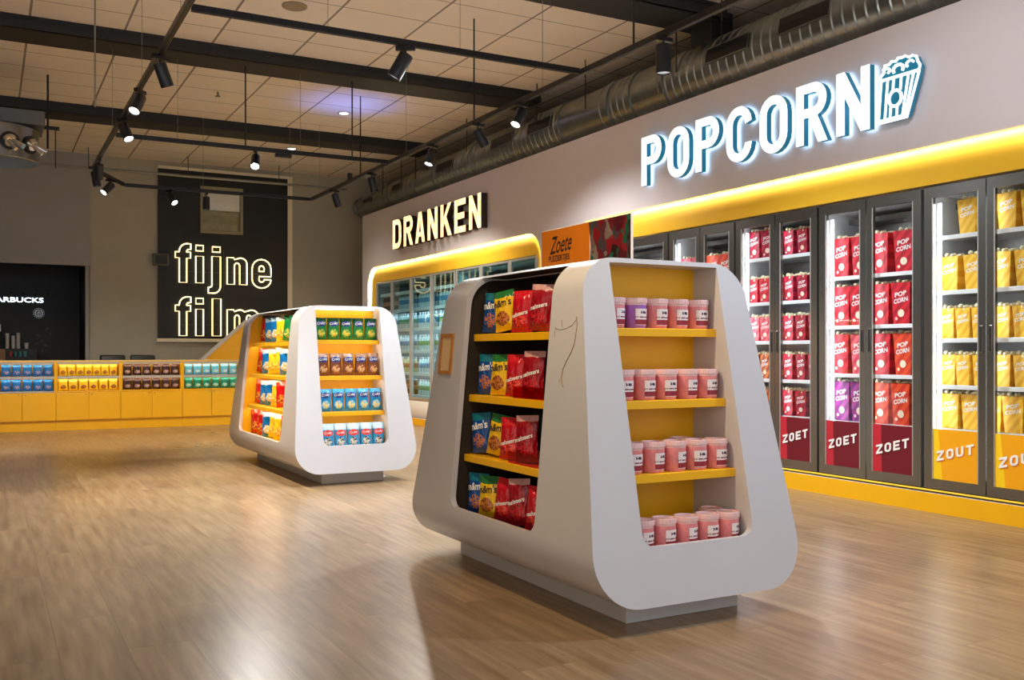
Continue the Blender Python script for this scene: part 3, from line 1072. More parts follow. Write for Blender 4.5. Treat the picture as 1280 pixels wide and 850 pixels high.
def temp(g, mats=None):
    o = g.obj('tmp', mats or [M['white']])
    return o

def boolean(base, cutters):
    for c in cutters:
        m = base.modifiers.new('b', 'BOOLEAN')
        m.operation = 'DIFFERENCE'
        m.solver = 'EXACT'
        m.object = c
    dg = bpy.context.evaluated_depsgraph_get()
    me = bpy.data.meshes.new_from_object(base.evaluated_get(dg))
    for c in cutters:
        bpy.data.objects.remove(c)
    bpy.data.objects.remove(base)
    return me

def rprism(lo, hi, z0, z1, r):
    """polygon with rounded bottom corners, square top"""
    return [(hi, z1), (lo, z1)] + arc(lo + r, z0 + r, r, r, 180, 270, 6) + arc(hi - r, z0 + r, r, r, 270, 360, 6)

def kiosk(label, cx, cy, L0, ya, yb, near_back, base_half, lit):
    """L0: half length at z=.305; side opening ya..yb local; near_back: depth plane of the end niches (half)"""
    def Lz(z):
        return L0 - .209 * (z - .305)
    pr = profile()
    g = G()
    n = len(pr)
    vs = [(x, -Lz(z), z) for x, z in pr] + [(x, Lz(z), z) for x, z in pr]
    g.add(vs, [tuple(range(n)), tuple(range(n, 2 * n))[::-1]] + [(i, n + i, n + (i + 1) % n, (i + 1) % n) for i in range(n)])
    body = temp(g)
    cut = []
    ZI = .29
    prin = profile(.028)
    inl = [(x, z) for x, z in prin if x < 0 and ZI < z < 1.475]
    inl.sort(key=lambda p: p[1])
    # straight wall bottom point at ZI
    inl = [(-(wz(ZI) - .028), ZI)] + [p for p in inl if p[1] > .45]
    for s in (-1, 1):
        if s == -1:
            poly = inl + [(-.03, 1.475), (-.03, ZI)]
        else:
            poly = [(-x, z) for x, z in inl] + [(.03, 1.475), (.03, ZI)]
        cut.append(temp(G().prism(poly, ya - .02, yb + .02, 'y')))
        x0, x1 = (-1, -.2) if s < 0 else (.2, 1)
        cut.append(temp(G().prism(rprism(ya, yb, .327, 1.4749, .06), x0, x1, 'x')))
    for s in (-1, 1):
        c0, c1 = s * near_back, s * (L0 + .3)
        cut.append(temp(G().prism(rprism(-.287, .287, .324, 1.4749, .06), c0 + s * .1, c1, 'y')))
        # interior of the end niche, front follows the slope
        yy = [(s * near_back, ZI), (s * near_back, 1.475), (s * (Lz(1.475) - .028), 1.475), (s * (Lz(ZI) - .028), ZI)]
        cut.append(temp(G().prism(yy, -.2871, .2871, 'x')))
    me = boolean(body, cut)
    me.name = 'shell'
    me.materials.clear()
    for m in (M['white'], M['yellow'], M['shaded_liner']):
        me.materials.append(m)
    for p in me.polygons:
        c, nn = p.center, p.normal
        mi = 0
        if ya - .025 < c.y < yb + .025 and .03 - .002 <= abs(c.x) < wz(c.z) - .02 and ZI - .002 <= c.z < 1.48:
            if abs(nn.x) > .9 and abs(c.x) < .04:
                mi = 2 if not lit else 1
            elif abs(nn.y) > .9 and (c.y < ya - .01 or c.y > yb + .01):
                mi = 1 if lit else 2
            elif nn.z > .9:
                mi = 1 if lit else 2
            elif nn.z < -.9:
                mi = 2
        elif abs(c.y) >= near_back - .002 and abs(c.y) < Lz(c.z) - .02 and abs(c.x) < .288 and c.z > ZI - .002 and c.z < 1.48:
            if abs(nn.y) > .9:
                mi = 1
        p.material_index = mi
    bm = bmesh.new()
    bm.from_mesh(me)
    bmesh.ops.remove_doubles(bm, verts=bm.verts, dist=1e-5)
    bm.to_mesh(me)
    bm.free()
    me.polygons.foreach_set('use_smooth', [True] * len(me.polygons))
    me.set_sharp_from_angle(angle=R(22))
    root = thing('display_kiosk', label, 'display kiosk', (cx, cy, 0))
    link('shell', me, root)
    bh, bl = base_half
    G().rbox(-bh, bh, -bl, bl, 0, .105, .004).obj('plinth', M['base_grey'], root)
    # shelves, each a board
    for z in (1.19, .885, .585):
        for s in (-1, 1):
            xo, xi = s * (wz(z) - .065), s * .031
            G().rbox(min(xo, xi), max(xo, xi), ya - .018, yb + .018, z - .026, z, .004).rbox(xo - .001, xo + .008, ya - .017, yb + .017, z - .036, z - .001, .002).obj('side_shelf', M['yellow'], root)
            yo, yi = s * (Lz(z) - .062), s * (near_back + .001)
            G().rbox(-.286, .286, min(yo, yi), max(yo, yi), z - .024 + .012, z + .012, .004).rbox(-.286, .286, min(yo - .001, yo + .008), max(yo - .001, yo + .008), z - .024, z + .011, .002).obj('end_shelf', M['yellow'], root)
    if lit:
        g = G()
        for z in (1.4735, 1.19 - .027, .885 - .027, .585 - .027):
            if z < 1.4:
                g.box(-(wz(z) - .20) if z > 1.4 else -(wz(z) - .085), -(wz(z) - .22) if z > 1.4 else -(wz(z) - .10), ya, yb, z - .006, z)
            yy = -(Lz(z) - .09)
            g.box(-.27, .27, yy, yy + .014, z + (.012 if z < 1.4 else -.002) - .006, z + (.012 if z < 1.4 else -.002))
        g.obj('shelf_light', M['led_shelf'], root)
    return root

k1 = kiosk('large white display kiosk with pink tubs on its end and signboard on top', 2.565, 3.975, .888, -.43, .41, .485, (.295, .775), False)
k2 = kiosk('smaller looking white display kiosk full of crisp bags near the yellow counter', 2.722, 8.895, 1.205, -.745, .79, .802, (.27, 1.095), True)
# kiosk 1: recessed wooden tag holder and a thin scribble drawing on the side
sl = math.atan(.091)
g = G()
zc, yc = 1.09, .595
def side_pt(u, v, e):   # u along local -y (to the picture's right), v up
    z = zc + v
    return (-wz(z) - e, yc - u, z)
h_, w_ = .105, .075
for (u0, u1, v0, v1) in ((-w_, -w_ + .018, -h_, h_), (w_ - .018, w_, -h_, h_), (-w_ + .018, w_ - .018, h_ - .02, h_), (-w_ + .018, w_ - .018, -h_, -h_ + .018)):
    a = [side_pt(u, v, .010) for u, v in ((u0, v0), (u1, v0), (u1, v1), (u0, v1))]
    b = [side_pt(u, v, -.002) for u, v in ((u0, v0), (u1, v0), (u1, v1), (u0, v1))]
    g.add(a + b, [(0, 1, 2, 3), (7, 6, 5, 4), (0, 4, 5, 1), (1, 5, 6, 2), (2, 6, 7, 3), (3, 7, 4, 0)])
th_ = g.obj('tag_holder', mat('oak_edge', srgb(186, 122, 52), .5, noise=.1), k1)
g = G()
a = [side_pt(u, v, .004) for u, v in ((-w_ + .018, -h_ + .018), (w_ - .03, -h_ + .018), (w_ - .018, h_ - .02), (-w_ + .018, h_ - .02))]
b = [side_pt(u, v, .001) for u, v in ((-w_ + .018, -h_ + .018), (w_ - .03, -h_ + .018), (w_ - .018, h_ - .02), (-w_ + .018, h_ - .02))]
g.add(a + b, [(0, 1, 2, 3), (7, 6, 5, 4), (0, 4, 5, 1), (1, 5, 6, 2), (2, 6, 7, 3), (3, 7, 4, 0)])
cd = g.obj('card', mat('tag_card', srgb(222, 186, 136), .6, noise=.06), k1)
cd.parent = th_
# scribble: slim brown ink lines drawn on the jaw between opening and end
zc, yc = 1.16, -.565
g = G()
ink = [(.075, .085), (.083, .05), (.078, .0), (.072, -.03), (.05, -.065), (.02, -.10), (.0, -.13), (-.006, -.165), (0, -.19), (.012, -.205)]
g.tube([side_pt(u, v, .0005) for u, v in ink], .0022, 5)
for seg in ([(-.085, .045), (-.09, .02), (-.088, .005)], [(-.04, .075), (-.035, .05), (-.03, .045)], [(-.088, .04), (-.05, .032), (0, .038), (.045, .05), (.075, .075)], [(-.02, -.17), (-.02, -.19)]):
    g.tube([side_pt(u, v, .0002) for u, v in seg], .0013, 5)
g.obj('ink_drawing', mat('brown_ink', srgb(150, 122, 88), .6), k1)

# ---- products: pillow bags
def bag_mat(name, base, band, blob, w, h, blob2=None, edge=None):
    m = bpy.data.materials.new(name)
    m.use_nodes = True
    n = NB(m)
    x, y, z = n.xyz()
    nz = n.noise(30)
    nb = n.noise(70)
    col = n.mix(n.math('GREATER_THAN', n.math('ADD', z, n.math('MULTIPLY', nz, .02)), h * .86), base, band)
    dx = n.math('DIVIDE', x, w * .34)
    dz = n.math('DIVIDE', n.math('SUBTRACT', z, h * .30), h * .20)
    r = n.math('ADD', n.math('MULTIPLY', dx, dx), n.math('MULTIPLY', dz, dz))
    front = n.math('LESS_THAN', y, 0)
    fb = n.math('MULTIPLY', n.math('LESS_THAN', n.math('ADD', r, n.math('MULTIPLY', nz, 1.2)), 1.35), front)
    bc = n.mix(n.math('GREATER_THAN', nb, .52), blob, blob2 or blob)
    col = n.mix(fb, col, bc)
    if edge:
        col = n.mix(n.math('LESS_THAN', z, h * .10), col, edge)
    b = bsdf_of(m)
    n.link(col, b.inputs['Base Color'])
    b.inputs['Roughness'].default_value = .2
    bp = n.node('ShaderNodeBump')
    bp.inputs['Strength'].default_value = .8
    bp.inputs['Distance'].default_value = .016
    mp = n.node('ShaderNodeMapping')
    mp.inputs['Scale'].default_value = (1, 1, .45)
    n.link(n.tc.outputs['Object'], mp.inputs['Vector'])
    n.link(n.noise(38, mp.outputs[0], 2), bp.inputs['Height'])
    n.link(bp.outputs[0], b.inputs['Normal'])
    return m

def make_bag(name, cat, w, h, t, m, text=None, tmat='print_white', tz=.66, th=.16, tw=.8, seed=1, rise=.1, backing=None):
    rnd = random.Random(seed)
    ph = [rnd.uniform(0, 6) for _ in range(6)]
    def half(u):   # width narrows a little mid-height
        return w / 2 * (1 - .07 * math.sin(PI * u))
    def thick(s, u):
        e = max(0.0, min(1.0, (u - .045) / .16)) * max(0.0, min(1.0, (.955 - u) / .20))
        e = math.sin(PI / 2 * min(1, e))
        k = max(0, 1 - abs(s) ** 2.6)
        wr = 1 + .10 * math.sin(9 * s + ph[0] + 5 * u) * math.sin(7 * u + ph[1])
        return t / 2 * e * k ** .6 * wr + .0012
    nx, nz = 10, 14
    g = G()
    for sgn in (-1, 1):
        vs = []
        for j in range(nz + 1):
            u = j / nz
            for i in range(nx + 1):
                s = -1 + 2 * i / nx
                zz = u * h
                vs.append((s * half(u), sgn * thick(s, u) + .002 * math.sin(13 * s + ph[2]) * (u > .9), zz))
        fs = [(j * (nx + 1) + i, j * (nx + 1) + i + 1, (j + 1) * (nx + 1) + i + 1, (j + 1) * (nx + 1) + i) for j in range(nz) for i in range(nx)]
        g.add(vs, fs)
    def onbag(p, e=.0016):
        u = min(.98, max(.02, p[2] / h))
        s = max(-.98, min(.98, p[0] / half(u)))
        return (p[0], -thick(s, u) - e, p[2])
    mats = [m]
    if text:
        mats.append(M[tmat])
        if backing:
            mats.append(backing)
            c = arc(0, h * tz, w * .40, h * .13, 0, 350, 20)
            vs = [(0, h * tz)] + c
            # rings so that the patch follows the curved bag
            rings = []
            for kx in (0, .5, .8, 1):
                rings.append([(a * kx, h * tz + (b - h * tz) * kx) for a, b in c])
            nn = len(c)
            allv = [onbag((a, 0, b), .0010) for rr in rings for a, b in rr]
            g.add(allv, [(k * nn + i, k * nn + (i + 1) % nn, (k + 1) * nn + (i + 1) % nn, (k + 1) * nn + i) for k in range(3) for i in range(nn)], 2)
        me = text_mesh(text, w * tw, h * th, bold=.02)
        bm = bmesh.new()
        bm.from_mesh(me)
        bmesh.ops.triangulate(bm, faces=bm.faces)
        bm.to_mesh(me)
        bm.free()
        g.frommesh(me, 1, lambda p: onbag((p[0], 0, p[2] + h * tz + p[0] * rise), .0022))
    o = g.obj(name, mats, smooth=60)
    tag(o, 'bag', cat)
    return Proto(o)

W_, H_ = .130, .20
BG = {}
def bag(key, *a, **k):
    BG[key] = make_bag(*a, **k)
def bm_(name, base, band, blob, w, h, **k):
    return bag_mat(name, srgb(*base), srgb(*band), srgb(*blob), w, h, **k)
bag('mm_blue', 'chocolate_bag', 'sweets bag', W_, H_, .055, bm_('bag_blue', (14, 70, 140), (16, 110, 130), (190, 110, 60), W_, H_, blob2=srgb(16, 70, 140)), 'm&m\'s', seed=1, tz=.68, th=.20, tw=.82)
bag('mm_yellow', 'chocolate_bag', 'sweets bag', W_, H_, .055, bm_('bag_yellow', (238, 188, 20), (30, 110, 50), (190, 110, 40), W_, H_, blob2=srgb(120, 60, 20)), 'm&m\'s', tmat='print_dark', seed=2, tz=.68, th=.20, tw=.82)
bag('red', 'chocolate_bag', 'sweets bag', W_, H_, .055, bm_('bag_red', (186, 14, 30), (200, 20, 36), (226, 60, 40), W_, H_, blob2=srgb(150, 10, 20)), 'maltesers', seed=3, tz=.42, th=.10, tw=.74, rise=.25)
bag('darkred', 'chocolate_bag', 'sweets bag', W_ * 1.02, H_ * 1.08, .055, bm_('bag_darkred', (150, 10, 26), (200, 150, 146), (190, 30, 36), W_, H_ * 1.16, blob2=srgb(120, 8, 20)), 'maltesers', seed=4, tz=.52, th=.10, tw=.74, rise=.25)
CW, CH = .109, .19
oval = mat('crisp_logo_navy', srgb(24, 44, 120), .4)
for key, base, band, blob, b2 in (('crisp_green', (22, 118, 54), (14, 84, 40), (214, 190, 60), (60, 150, 60)),
                                  ('crisp_brown', (120, 66, 40), (160, 120, 90), (222, 170, 110), (150, 60, 30)),
                                  ('crisp_blue', (30, 134, 190), (60, 160, 200), (226, 206, 130), (100, 190, 220))):
    bag(key, 'crisp_bag', 'crisp bag', CW, CH, .045, bm_('bag_' + key, base, band, blob, CW, CH, blob2=srgb(*b2)), 'Croky', seed=len(BG) + 3, tz=.72, th=.15, tw=.66, rise=.12, backing=oval)
bag('crisp_sky', 'crisp_bag', 'crisp bag', CW, CH * 1.10, .045, bm_('bag_sky', (40, 150, 200), (190, 222, 236), (210, 205, 190), CW, CH, blob2=srgb(60, 60, 66)), 'Croky', seed=11, tz=.62, th=.12, tw=.6, rise=.1, backing=mat('crisp_logo_red', srgb(226, 60, 60), .4))
LW, LH = .24, .232
for key, base, band, blob, b2 in (('l_red', (206, 24, 28), (226, 60, 40), (240, 160, 60), (170, 10, 16)),
                                  ('l_blue', (20, 116, 196), (170, 210, 236), (226, 190, 90), (200, 225, 240)),
                                  ('l_yellow', (244, 208, 40), (252, 244, 210), (214, 150, 40), (250, 225, 110)),
                                  ('l_green', (26, 128, 66), (20, 100, 50), (210, 200, 90), (70, 160, 80))):
    bag(key, 'crisp_bag', 'crisp bag', LW, LH, .075, bm_('bag_' + key, base, band, blob, LW, LH, blob2=srgb(*b2)), seed=len(BG) + 5)
BW, BH = .124, .158
for key, base, band, blob, b2 in (('c_blue', (20, 104, 178), (30, 130, 200), (150, 150, 190), (60, 60, 120)),
                                  ('c_yellow', (250, 198, 34), (252, 214, 70), (186, 110, 34), (120, 70, 30)),
                                  ('c_choc', (56, 26, 24), (96, 60, 56), (190, 160, 150), (110, 60, 60)),
                                  ('c_sky', (96, 186, 216), (150, 210, 230), (210, 232, 236), (110, 170, 200)),
                                  ('c_green', (20, 130, 100), (40, 160, 130), (190, 224, 200), (60, 150, 120))):
    bag(key, 'snack_bag', 'snack bag', BW, BH, .05, bm_('bag_' + key, base, band, blob, BW, BH, blob2=srgb(*b2)), seed=len(BG) + 7)

# clear shelf fence
M['orange_acrylic'] = glass_mat('orange_acrylic', srgb(240, 120, 30), .03, .1)
zk = [1.19, .885, .585, .29]
rows1 = [
    [('mm_blue', .338, 3), ('mm_yellow', .185, -9), ('red', .035, 0), ('darkred', -.135, 3)],
    [('mm_blue', .338, 0), ('mm_yellow', .200, 0), ('red', .040, 0), ('darkred', -.120, 0)],
    [('mm_blue', .338, -6), ('mm_yellow', .190, 7), ('red', .045, 0), ('darkred', -.115, -3)],
    [('mm_blue', .338, 0), ('mm_yellow', .215, 0), ('red', .065, 4), ('darkred', -.095, -5), ('red', -.25, 3)],
]
nm1 = {'mm_blue': 'dark blue', 'mm_yellow': 'yellow', 'red': 'bright red', 'darkred': 'dark red white-topped'}
shn = ['top', 'second', 'third', 'bottom']
for r, (z, items) in enumerate(zip(zk, rows1)):
    for key, ly, tilt in items:
        x = 2.565 - (wz(z) - .065) + .055
        BG[key].put((x + .002, 3.975 + ly, z + .004 + W_ / 2 * abs(math.sin(R(tilt)))), (-R(5), R(tilt), R(-70) + R(random.uniform(-6, 6))),
                    '%s sweets bag on the %s side shelf of the big kiosk' % (nm1[key], shn[r]), 'sweets bags in the dark side of the kiosk')
for r in (1, 2):
    z = zk[r]
    x = 2.565 - (wz(z) - .068)
    o = G().rbox(-.001, .001, -.19, .19, 0, .055, .0008).obj('shelf_fence', M['orange_acrylic'], k1, loc=(x - 2.565 + .004, -.215, z + .001))
# kiosk 2 side rows
z2 = [1.19, .885, .585, .29]
seqs = [['l_red', 'l_blue', 'l_blue', 'l_yellow', 'l_green', 'l_green', 'l_green'],
        ['l_red', 'l_blue', 'l_yellow', 'l_yellow', 'l_blue', 'l_yellow', 'l_red'],
        ['l_red', 'l_blue', 'l_blue', 'l_yellow', 'l_red', 'l_red', 'l_yellow'],
        ['l_red', 'l_red', 'l_blue', 'l_yellow', 'l_yellow', 'l_red', 'l_red']]
nm2 = {'l_red': 'red', 'l_blue': 'blue', 'l_yellow': 'yellow', 'l_green': 'green'}
for r, (z, sq) in enumerate(zip(z2, seqs)):
    for i, key in enumerate(sq):
        ly = .660 - i * .212
        x = 2.722 - (wz(z) - .065) + .075
        tl = R(random.uniform(-6, 6))
        BG[key].put((x + .035, 8.895 + ly, z + .004 + LW / 2 * abs(math.sin(tl))), (R(-4), tl, R(-66 + random.uniform(-3, 3))),
                    'large %s crisp bag, %s from the counter, %s side shelf' % (nm2[key], ORD[i], shn[r]), 'large crisp bags on the long side of the kiosk')
# kiosk 2 end rows
ends = ['crisp_green', 'crisp_brown', 'crisp_blue', 'crisp_sky']
nm3 = {'crisp_green': 'green', 'crisp_brown': 'brown', 'crisp_blue': 'blue', 'crisp_sky': 'pale blue red-badged'}
for r, (z, key) in enumerate(zip([1.202, .897, .597, .29], ends)):
    for i in range(5):
        lx = -.224 + i * .112
        Lz_ = 1.205 - .209 * (z - .305)
        BG[key].put((2.722 + lx, 8.895 - Lz_ + .062 + .045, z + .002), (R(-4), 0, R(random.uniform(-7, 7))),
                    '%s crisp bag, %s from the aisle corner, %s end shelf' % (nm3[key], ORD[i], shn[r]), '%s crisp bags on the end of the kiosk' % nm3[key])

# tubs of candy floss on kiosk 1's end
def tub_label_mat():
    m = bpy.data.materials.new('tub_label')
    m.use_nodes = True
    n = NB(m)
    x, y, z = n.xyz()
    nz = n.noise(160)
    def band(a, b):
        return n.math('MULTIPLY', n.math('GREATER_THAN', z, a), n.math('LESS_THAN', z, b))
    dark = n.math('MULTIPLY', band(.060, .072), n.math('GREATER_THAN', nz, .46))
    dark = n.math('MULTIPLY', dark, n.math('LESS_THAN', n.math('ABSOLUTE', n.math('SUBTRACT', x, .004)), .017))
    d2 = n.math('MULTIPLY', band(.043, .049), n.math('GREATER_THAN', nz, .42))
    col = n.mix(dark, srgb(240, 226, 222), srgb(60, 20, 60))
    col = n.mix(d2, col, srgb(120, 30, 50))
    col = n.mix(band(.014, .036), col, srgb(150, 34, 52))
    b = bsdf_of(m)
    n.link(col, b.inputs['Base Color'])
    b.inputs['Roughness'].default_value = .45
    return m
M['tub_label'] = tub_label_mat()
M['floss'] = mat('pink_floss', srgb(236, 140, 140), .5, noise=.12, nscale=30, bump=.2, bscale=60, coat=.4)
M['floss_purple'] = mat('purple_floss', srgb(170, 100, 190), .5, noise=.12, nscale=30, coat=.4)
M['tub_clear'] = mat('clear_tub_rim', srgb(240, 196, 192), .15, noise=.05, coat=.6)
def make_tub(body):
    root = thing('candy_floss_tub', 'pink tub', 'tub')
    G().lathe([(0, 0), (.044, 0), (.047, .004), (.0495, .098), (0, .098)], 28).obj('tub', body, root, smooth=40)
    g = G()
    n = 56
    pr = [(.0495, .098), (.0500, .104), (.0515, .108), (.0515, .124), (.050, .128), (.044, .128), (.043, .123), (0, .123)]
    vs = []
    for k, (r, z) in enumerate(pr):
        for i in range(n):
            rr = r + (.0012 if (i % 2 and 2 <= k <= 4) else 0)
            vs.append((rr * math.cos(2 * PI * i / n), rr * math.sin(2 * PI * i / n), z))
    fs = [(k * n + i, k * n + (i + 1) % n, (k + 1) * n + (i + 1) % n, (k + 1) * n + i) for k in range(len(pr) - 1) for i in range(n)]
    g.add(vs, fs)
    g.obj('lid', M['tub_clear'], root)
    g = G()
    m_ = 12
    vs = []
    for z in (.012, .082):
        for i in range(m_ + 1):
            a = R(-90 - 42 + 84 * i / m_)
            r = .0478 + (z - .004) / .094 * .0025 + .0008
            vs.append((r * math.cos(a), r * math.sin(a), z))
    g.add(vs, [(i, i + 1, m_ + 2 + i, m_ + 1 + i) for i in range(m_)])
    g.obj('tub_label', M['tub_label'], root, smooth=60)
    return Proto(root)
TB = make_tub(M['floss'])
TBp = make_tub(M['floss_purple'])
for r, (z, nrow) in enumerate(((1.202, 1), (.897, 1), (.597, 2), (.29, 2))):
    Lz_ = .888 - .209 * (z - .305)
    for q in range(nrow):
        for i in range(5):
            lx = .228 - i * .113 + (0.012 if q else 0) * 0
            y = 3.975 - Lz_ + .062 + .058 + q * .106
            if r == 3:
                y -= .012
                if q and i > 0:
                    continue
            if r == 2 and q and (y + .05 > 3.49 or i != 1):
                continue
            pr_ = TBp if (r == 0 and i in (3,) and q == 0) else TB
            nm = 'purple-based' if pr_ is TBp else 'pink'
            pr_.put((2.565 + lx, y, z + .001), (0, 0, R(random.uniform(-2, 34) if r < 3 else random.uniform(5, 25))),
                    '%s candy floss tub, %s from the cooler side%s, %s shelf' % (nm, ORD[i], ' in the back row' if q else '', shn[r]),
                    'candy floss tubs on the end of the kiosk')

# signboard on kiosk 1
def photo_mat():
    m = bpy.data.materials.new('sweets_photo')
    m.use_nodes = True
    n = NB(m)
    v = n.node('ShaderNodeTexVoronoi')
    v.inputs['Scale'].default_value = 24
    mp = n.node('ShaderNodeMapping')
    mp.inputs['Scale'].default_value = (1, 1.2, .6)
    mp.inputs['Rotation'].default_value = (.35, 0, 0)
    n.link(n.tc.outputs['Object'], mp.inputs['Vector'])
    nzt = n.node('ShaderNodeTexNoise')
    nzt.inputs['Scale'].default_value = 14
    n.link(n.tc.outputs['Object'], nzt.inputs['Vector'])
    sv = n.node('ShaderNodeVectorMath', operation='SCALE')
    sv.inputs['Scale'].default_value = .09
    n.link(nzt.outputs['Color'], sv.inputs[0])
    av = n.node('ShaderNodeVectorMath', operation='ADD')
    n.link(mp.outputs[0], av.inputs[0])
    n.link(sv.outputs[0], av.inputs[1])
    n.link(av.outputs[0], v.inputs['Vector'])
    cr = n.node('ShaderNodeValToRGB')
    el = cr.color_ramp.elements
    cr.color_ramp.interpolation = 'EASE'
    el[0].position = 0
    el[0].color = srgb(30, 14, 18)
    el[1].position = .3
    el[1].color = srgb(112, 18, 26)
    for p, c in ((.5, (24, 20, 26)), (.62, (18, 84, 60)), (.70, (60, 50, 56)), (.80, (70, 12, 22)), (.92, (110, 100, 92))):
        e = el.new(p)
        e.color = srgb(*c)
    sp = n.node('ShaderNodeSeparateColor')
    n.link(v.outputs['Color'], sp.inputs[0])
    n.link(sp.outputs[0], cr.inputs[0])
    b = bsdf_of(m)
    n.link(cr.outputs[0], b.inputs['Base Color'])
    b.inputs['Roughness'].default_value = .35
    return m
sb = thing('signboard', 'orange signboard with a dark sweets photograph standing on the large kiosk', 'sign', (2.565, 4.379, 1.4955), R(-90))
bw, bhh = .803, .237
G().rbox(0, bw, 0, .012, 0, bhh, .002).obj('board', mat('board_edge', srgb(225, 215, 205), .5), sb)
G().box(.004, .46, -.0015, .0, .004, bhh - .004).obj('orange_panel', mat('orange_print', srgb(196, 108, 12), .4, noise=.04), sb)
ph_ = G().prism([(.463, .004), (bw - .004, .004), (bw - .004, bhh - .004), (.455, bhh - .004), (.472, .12)], -.0018, -.0002, 'y').obj('photo_panel', photo_mat(), sb)
def board_text(g):
    g.obj('lettering', M['print_dark'], sb)
tx = G()
tx.frommesh(text_mesh('Zoete', .215, .088, bold=.01, shear=.45), 0, lambda p: (p[0] + .195, -.0028, p[2] + .155 + p[0] * .05))
board_text(tx)
tx = G()
tx.frommesh(text_mesh('PLEZIERTJES', .20, .040, bold=.02), 0, lambda p: (p[0] + .180, -.0028, p[2] + .080))
board_text(tx)
tx = G()
tx.frommesh(text_mesh('voor bij de film', .14, .012), 0, lambda p: (p[0] + .180, -.0028, p[2] + .042))
board_text(tx)
tx = G()
tx.box(.052, .060, -.003, -.0015, .012, .05)
tx.obj('lettering', M['print_dark'], sb)

# ------------------------------------------------------------------ yellow counter along the back
U = [-1.682, -.837, .008, .852, 1.695, 2.545, 3.39, 4.235]
CY = 14.85
for k in range(len(U) - 1):
    a, b = U[k], U[k + 1]
    labs = ['empty yellow counter unit at the coffee corner end', 'yellow counter unit beside the blue bag unit', 'yellow counter unit displaying blue snack bags', 'yellow counter unit displaying yellow snack bags', 'yellow counter unit displaying brown chocolate bags', 'yellow counter unit displaying pale blue and green bags', 'yellow counter unit hidden behind the crisp kiosk']
    root = thing('counter_unit', labs[k], 'counter', (a, CY, 0))
    w = b - a
    g = G()
    g.box(.001, w - .001, .04, .6, 0, .14)
    g.box(.001, w - .001, .018, .6, .14, .535)
    g.box(.001, .022, 0, .6, .535, .955).box(w - .022, w - .001, 0, .6, .535, .955)
    g.box(.022, w - .022, .22, .6, .535, .955)
    g.obj('carcass', M['yellow'], root)
    for s in (0, 1):
        x0 = .003 + s * (w / 2)
        d = G().rbox(x0, x0 + w / 2 - .006, 0, .018, .145, .53, .003).obj('door', M['yellow'], root)
        kx = (w / 2 - .04) if s == 0 else (w / 2 + .04)
        G().cyl((kx, -.002, .505), (kx, .004, .505), .008, n=10).obj('key_hole', M['steel'], d)
    G().rbox(.022, w - .022, .0, .22, .535, .553, .003).obj('display_shelf', M['base_grey'] if k == 2 else M['yellow'], root)
    G().rbox(.022, w - .022, .0, .22, .742, .758, .003).rbox(.022, w - .022, -.001, .007, .726, .757, .002).obj('display_shelf', M['base_grey'], root)
    if 2 <= k <= 5:
        G().rbox(.022, w - .022, -.001, .007, .930, .955, .002).obj('light_baffle', M['base_grey'], root)
        G().box(.03, w - .03, .01, .02, .948, .954).box(.03, w - .03, .01, .02, .735, .741).obj('shelf_light', M['led_shelf'], root)
tag(G().rbox(U[0], U[-1], CY - .01, CY + .62, .956, .982, .004).obj('worktop', mat('counter_top_cream', srgb(226, 190, 110), .35)), 'long thin cream worktop running over all the yellow counter units', 'worktop')
cfg = {2: (('c_blue', 6, 'blue'), ('c_blue', 6, 'blue')), 3: (('c_yellow', 7, 'yellow'), ('c_yellow', 6, 'yellow')), 4: (('c_choc', 6, 'dark brown'), ('c_choc', 6, 'dark brown')), 5: (('c_sky', 6, 'pale blue'), ('c_green', 6, 'green'))}
for k, rows_ in cfg.items():
    a, b = U[k], U[k + 1]
    for r, (key, nb, nm) in enumerate(rows_):
        z = .766 if r == 0 else .561
        for i in range(nb):
            x = a + .094 + i * (b - a - .188) / (nb - 1)
            BG[key].put((x, CY + .055, z), (R(-3), R(random.uniform(-2, 2)), R(random.uniform(-8, 8))),
                        '%s snack bag, %s from the coffee corner end, %s counter shelf' % (nm, ORD[i], 'upper' if r == 0 else 'lower'), '%s snack bags on the counter' % nm, (.84, 1, 1) if nb == 7 else (.97, 1, 1))

# sloping yellow side panel with white capping behind the counter
g = thing('sloped_partition', 'yellow partition with a sloping white capped edge behind the counter', 'partition', (3.0, 15.75, 0))
G().prism([(-.05, 0), (-.05, .90), (.70, 1.585), (2.4, 1.60), (2.4, 0)], 0, .10, 'y').obj('panel', M['yellow'], g)
G().prism([(-.12, .90), (-.05, .90), (.705, 1.585), (2.4, 1.60), (2.4, 1.635), (.69, 1.62)], -.012, .112, 'y').obj('capping', M['white'], g)

# chairs behind the counter
for cx, lab in ((1.72, 'black lounge chair behind the yellow bag unit of the counter'), (2.16, 'black lounge chair behind the brown bag unit of the counter')):
    t = thing('lounge_chair', lab, 'chair', (cx, 16.1, 0))
    pts = [(-.18, 0, .80), (-.185, 0, .95), (-.15, 0, 1.03), (.15, 0, 1.03), (.185, 0, .95), (.18, 0, .80)]
    g = G().rbox(-.185, .185, -.03, .04, .55, 1.055, .03, seg=3)
    g.obj('backrest', M['black'], t, smooth=50)
    G().rbox(-.19, .19, -.35, .02, .44, .52, .03, seg=3).obj('seat', M['black'], t, smooth=50)
    for sx in (-1, 1):
        for sy in (-.32, 0):
            G().cyl((sx * .16, sy, .44), (sx * .18, sy * 1.05, .001), .014, .010, n=8).obj('leg', M['black'], t)

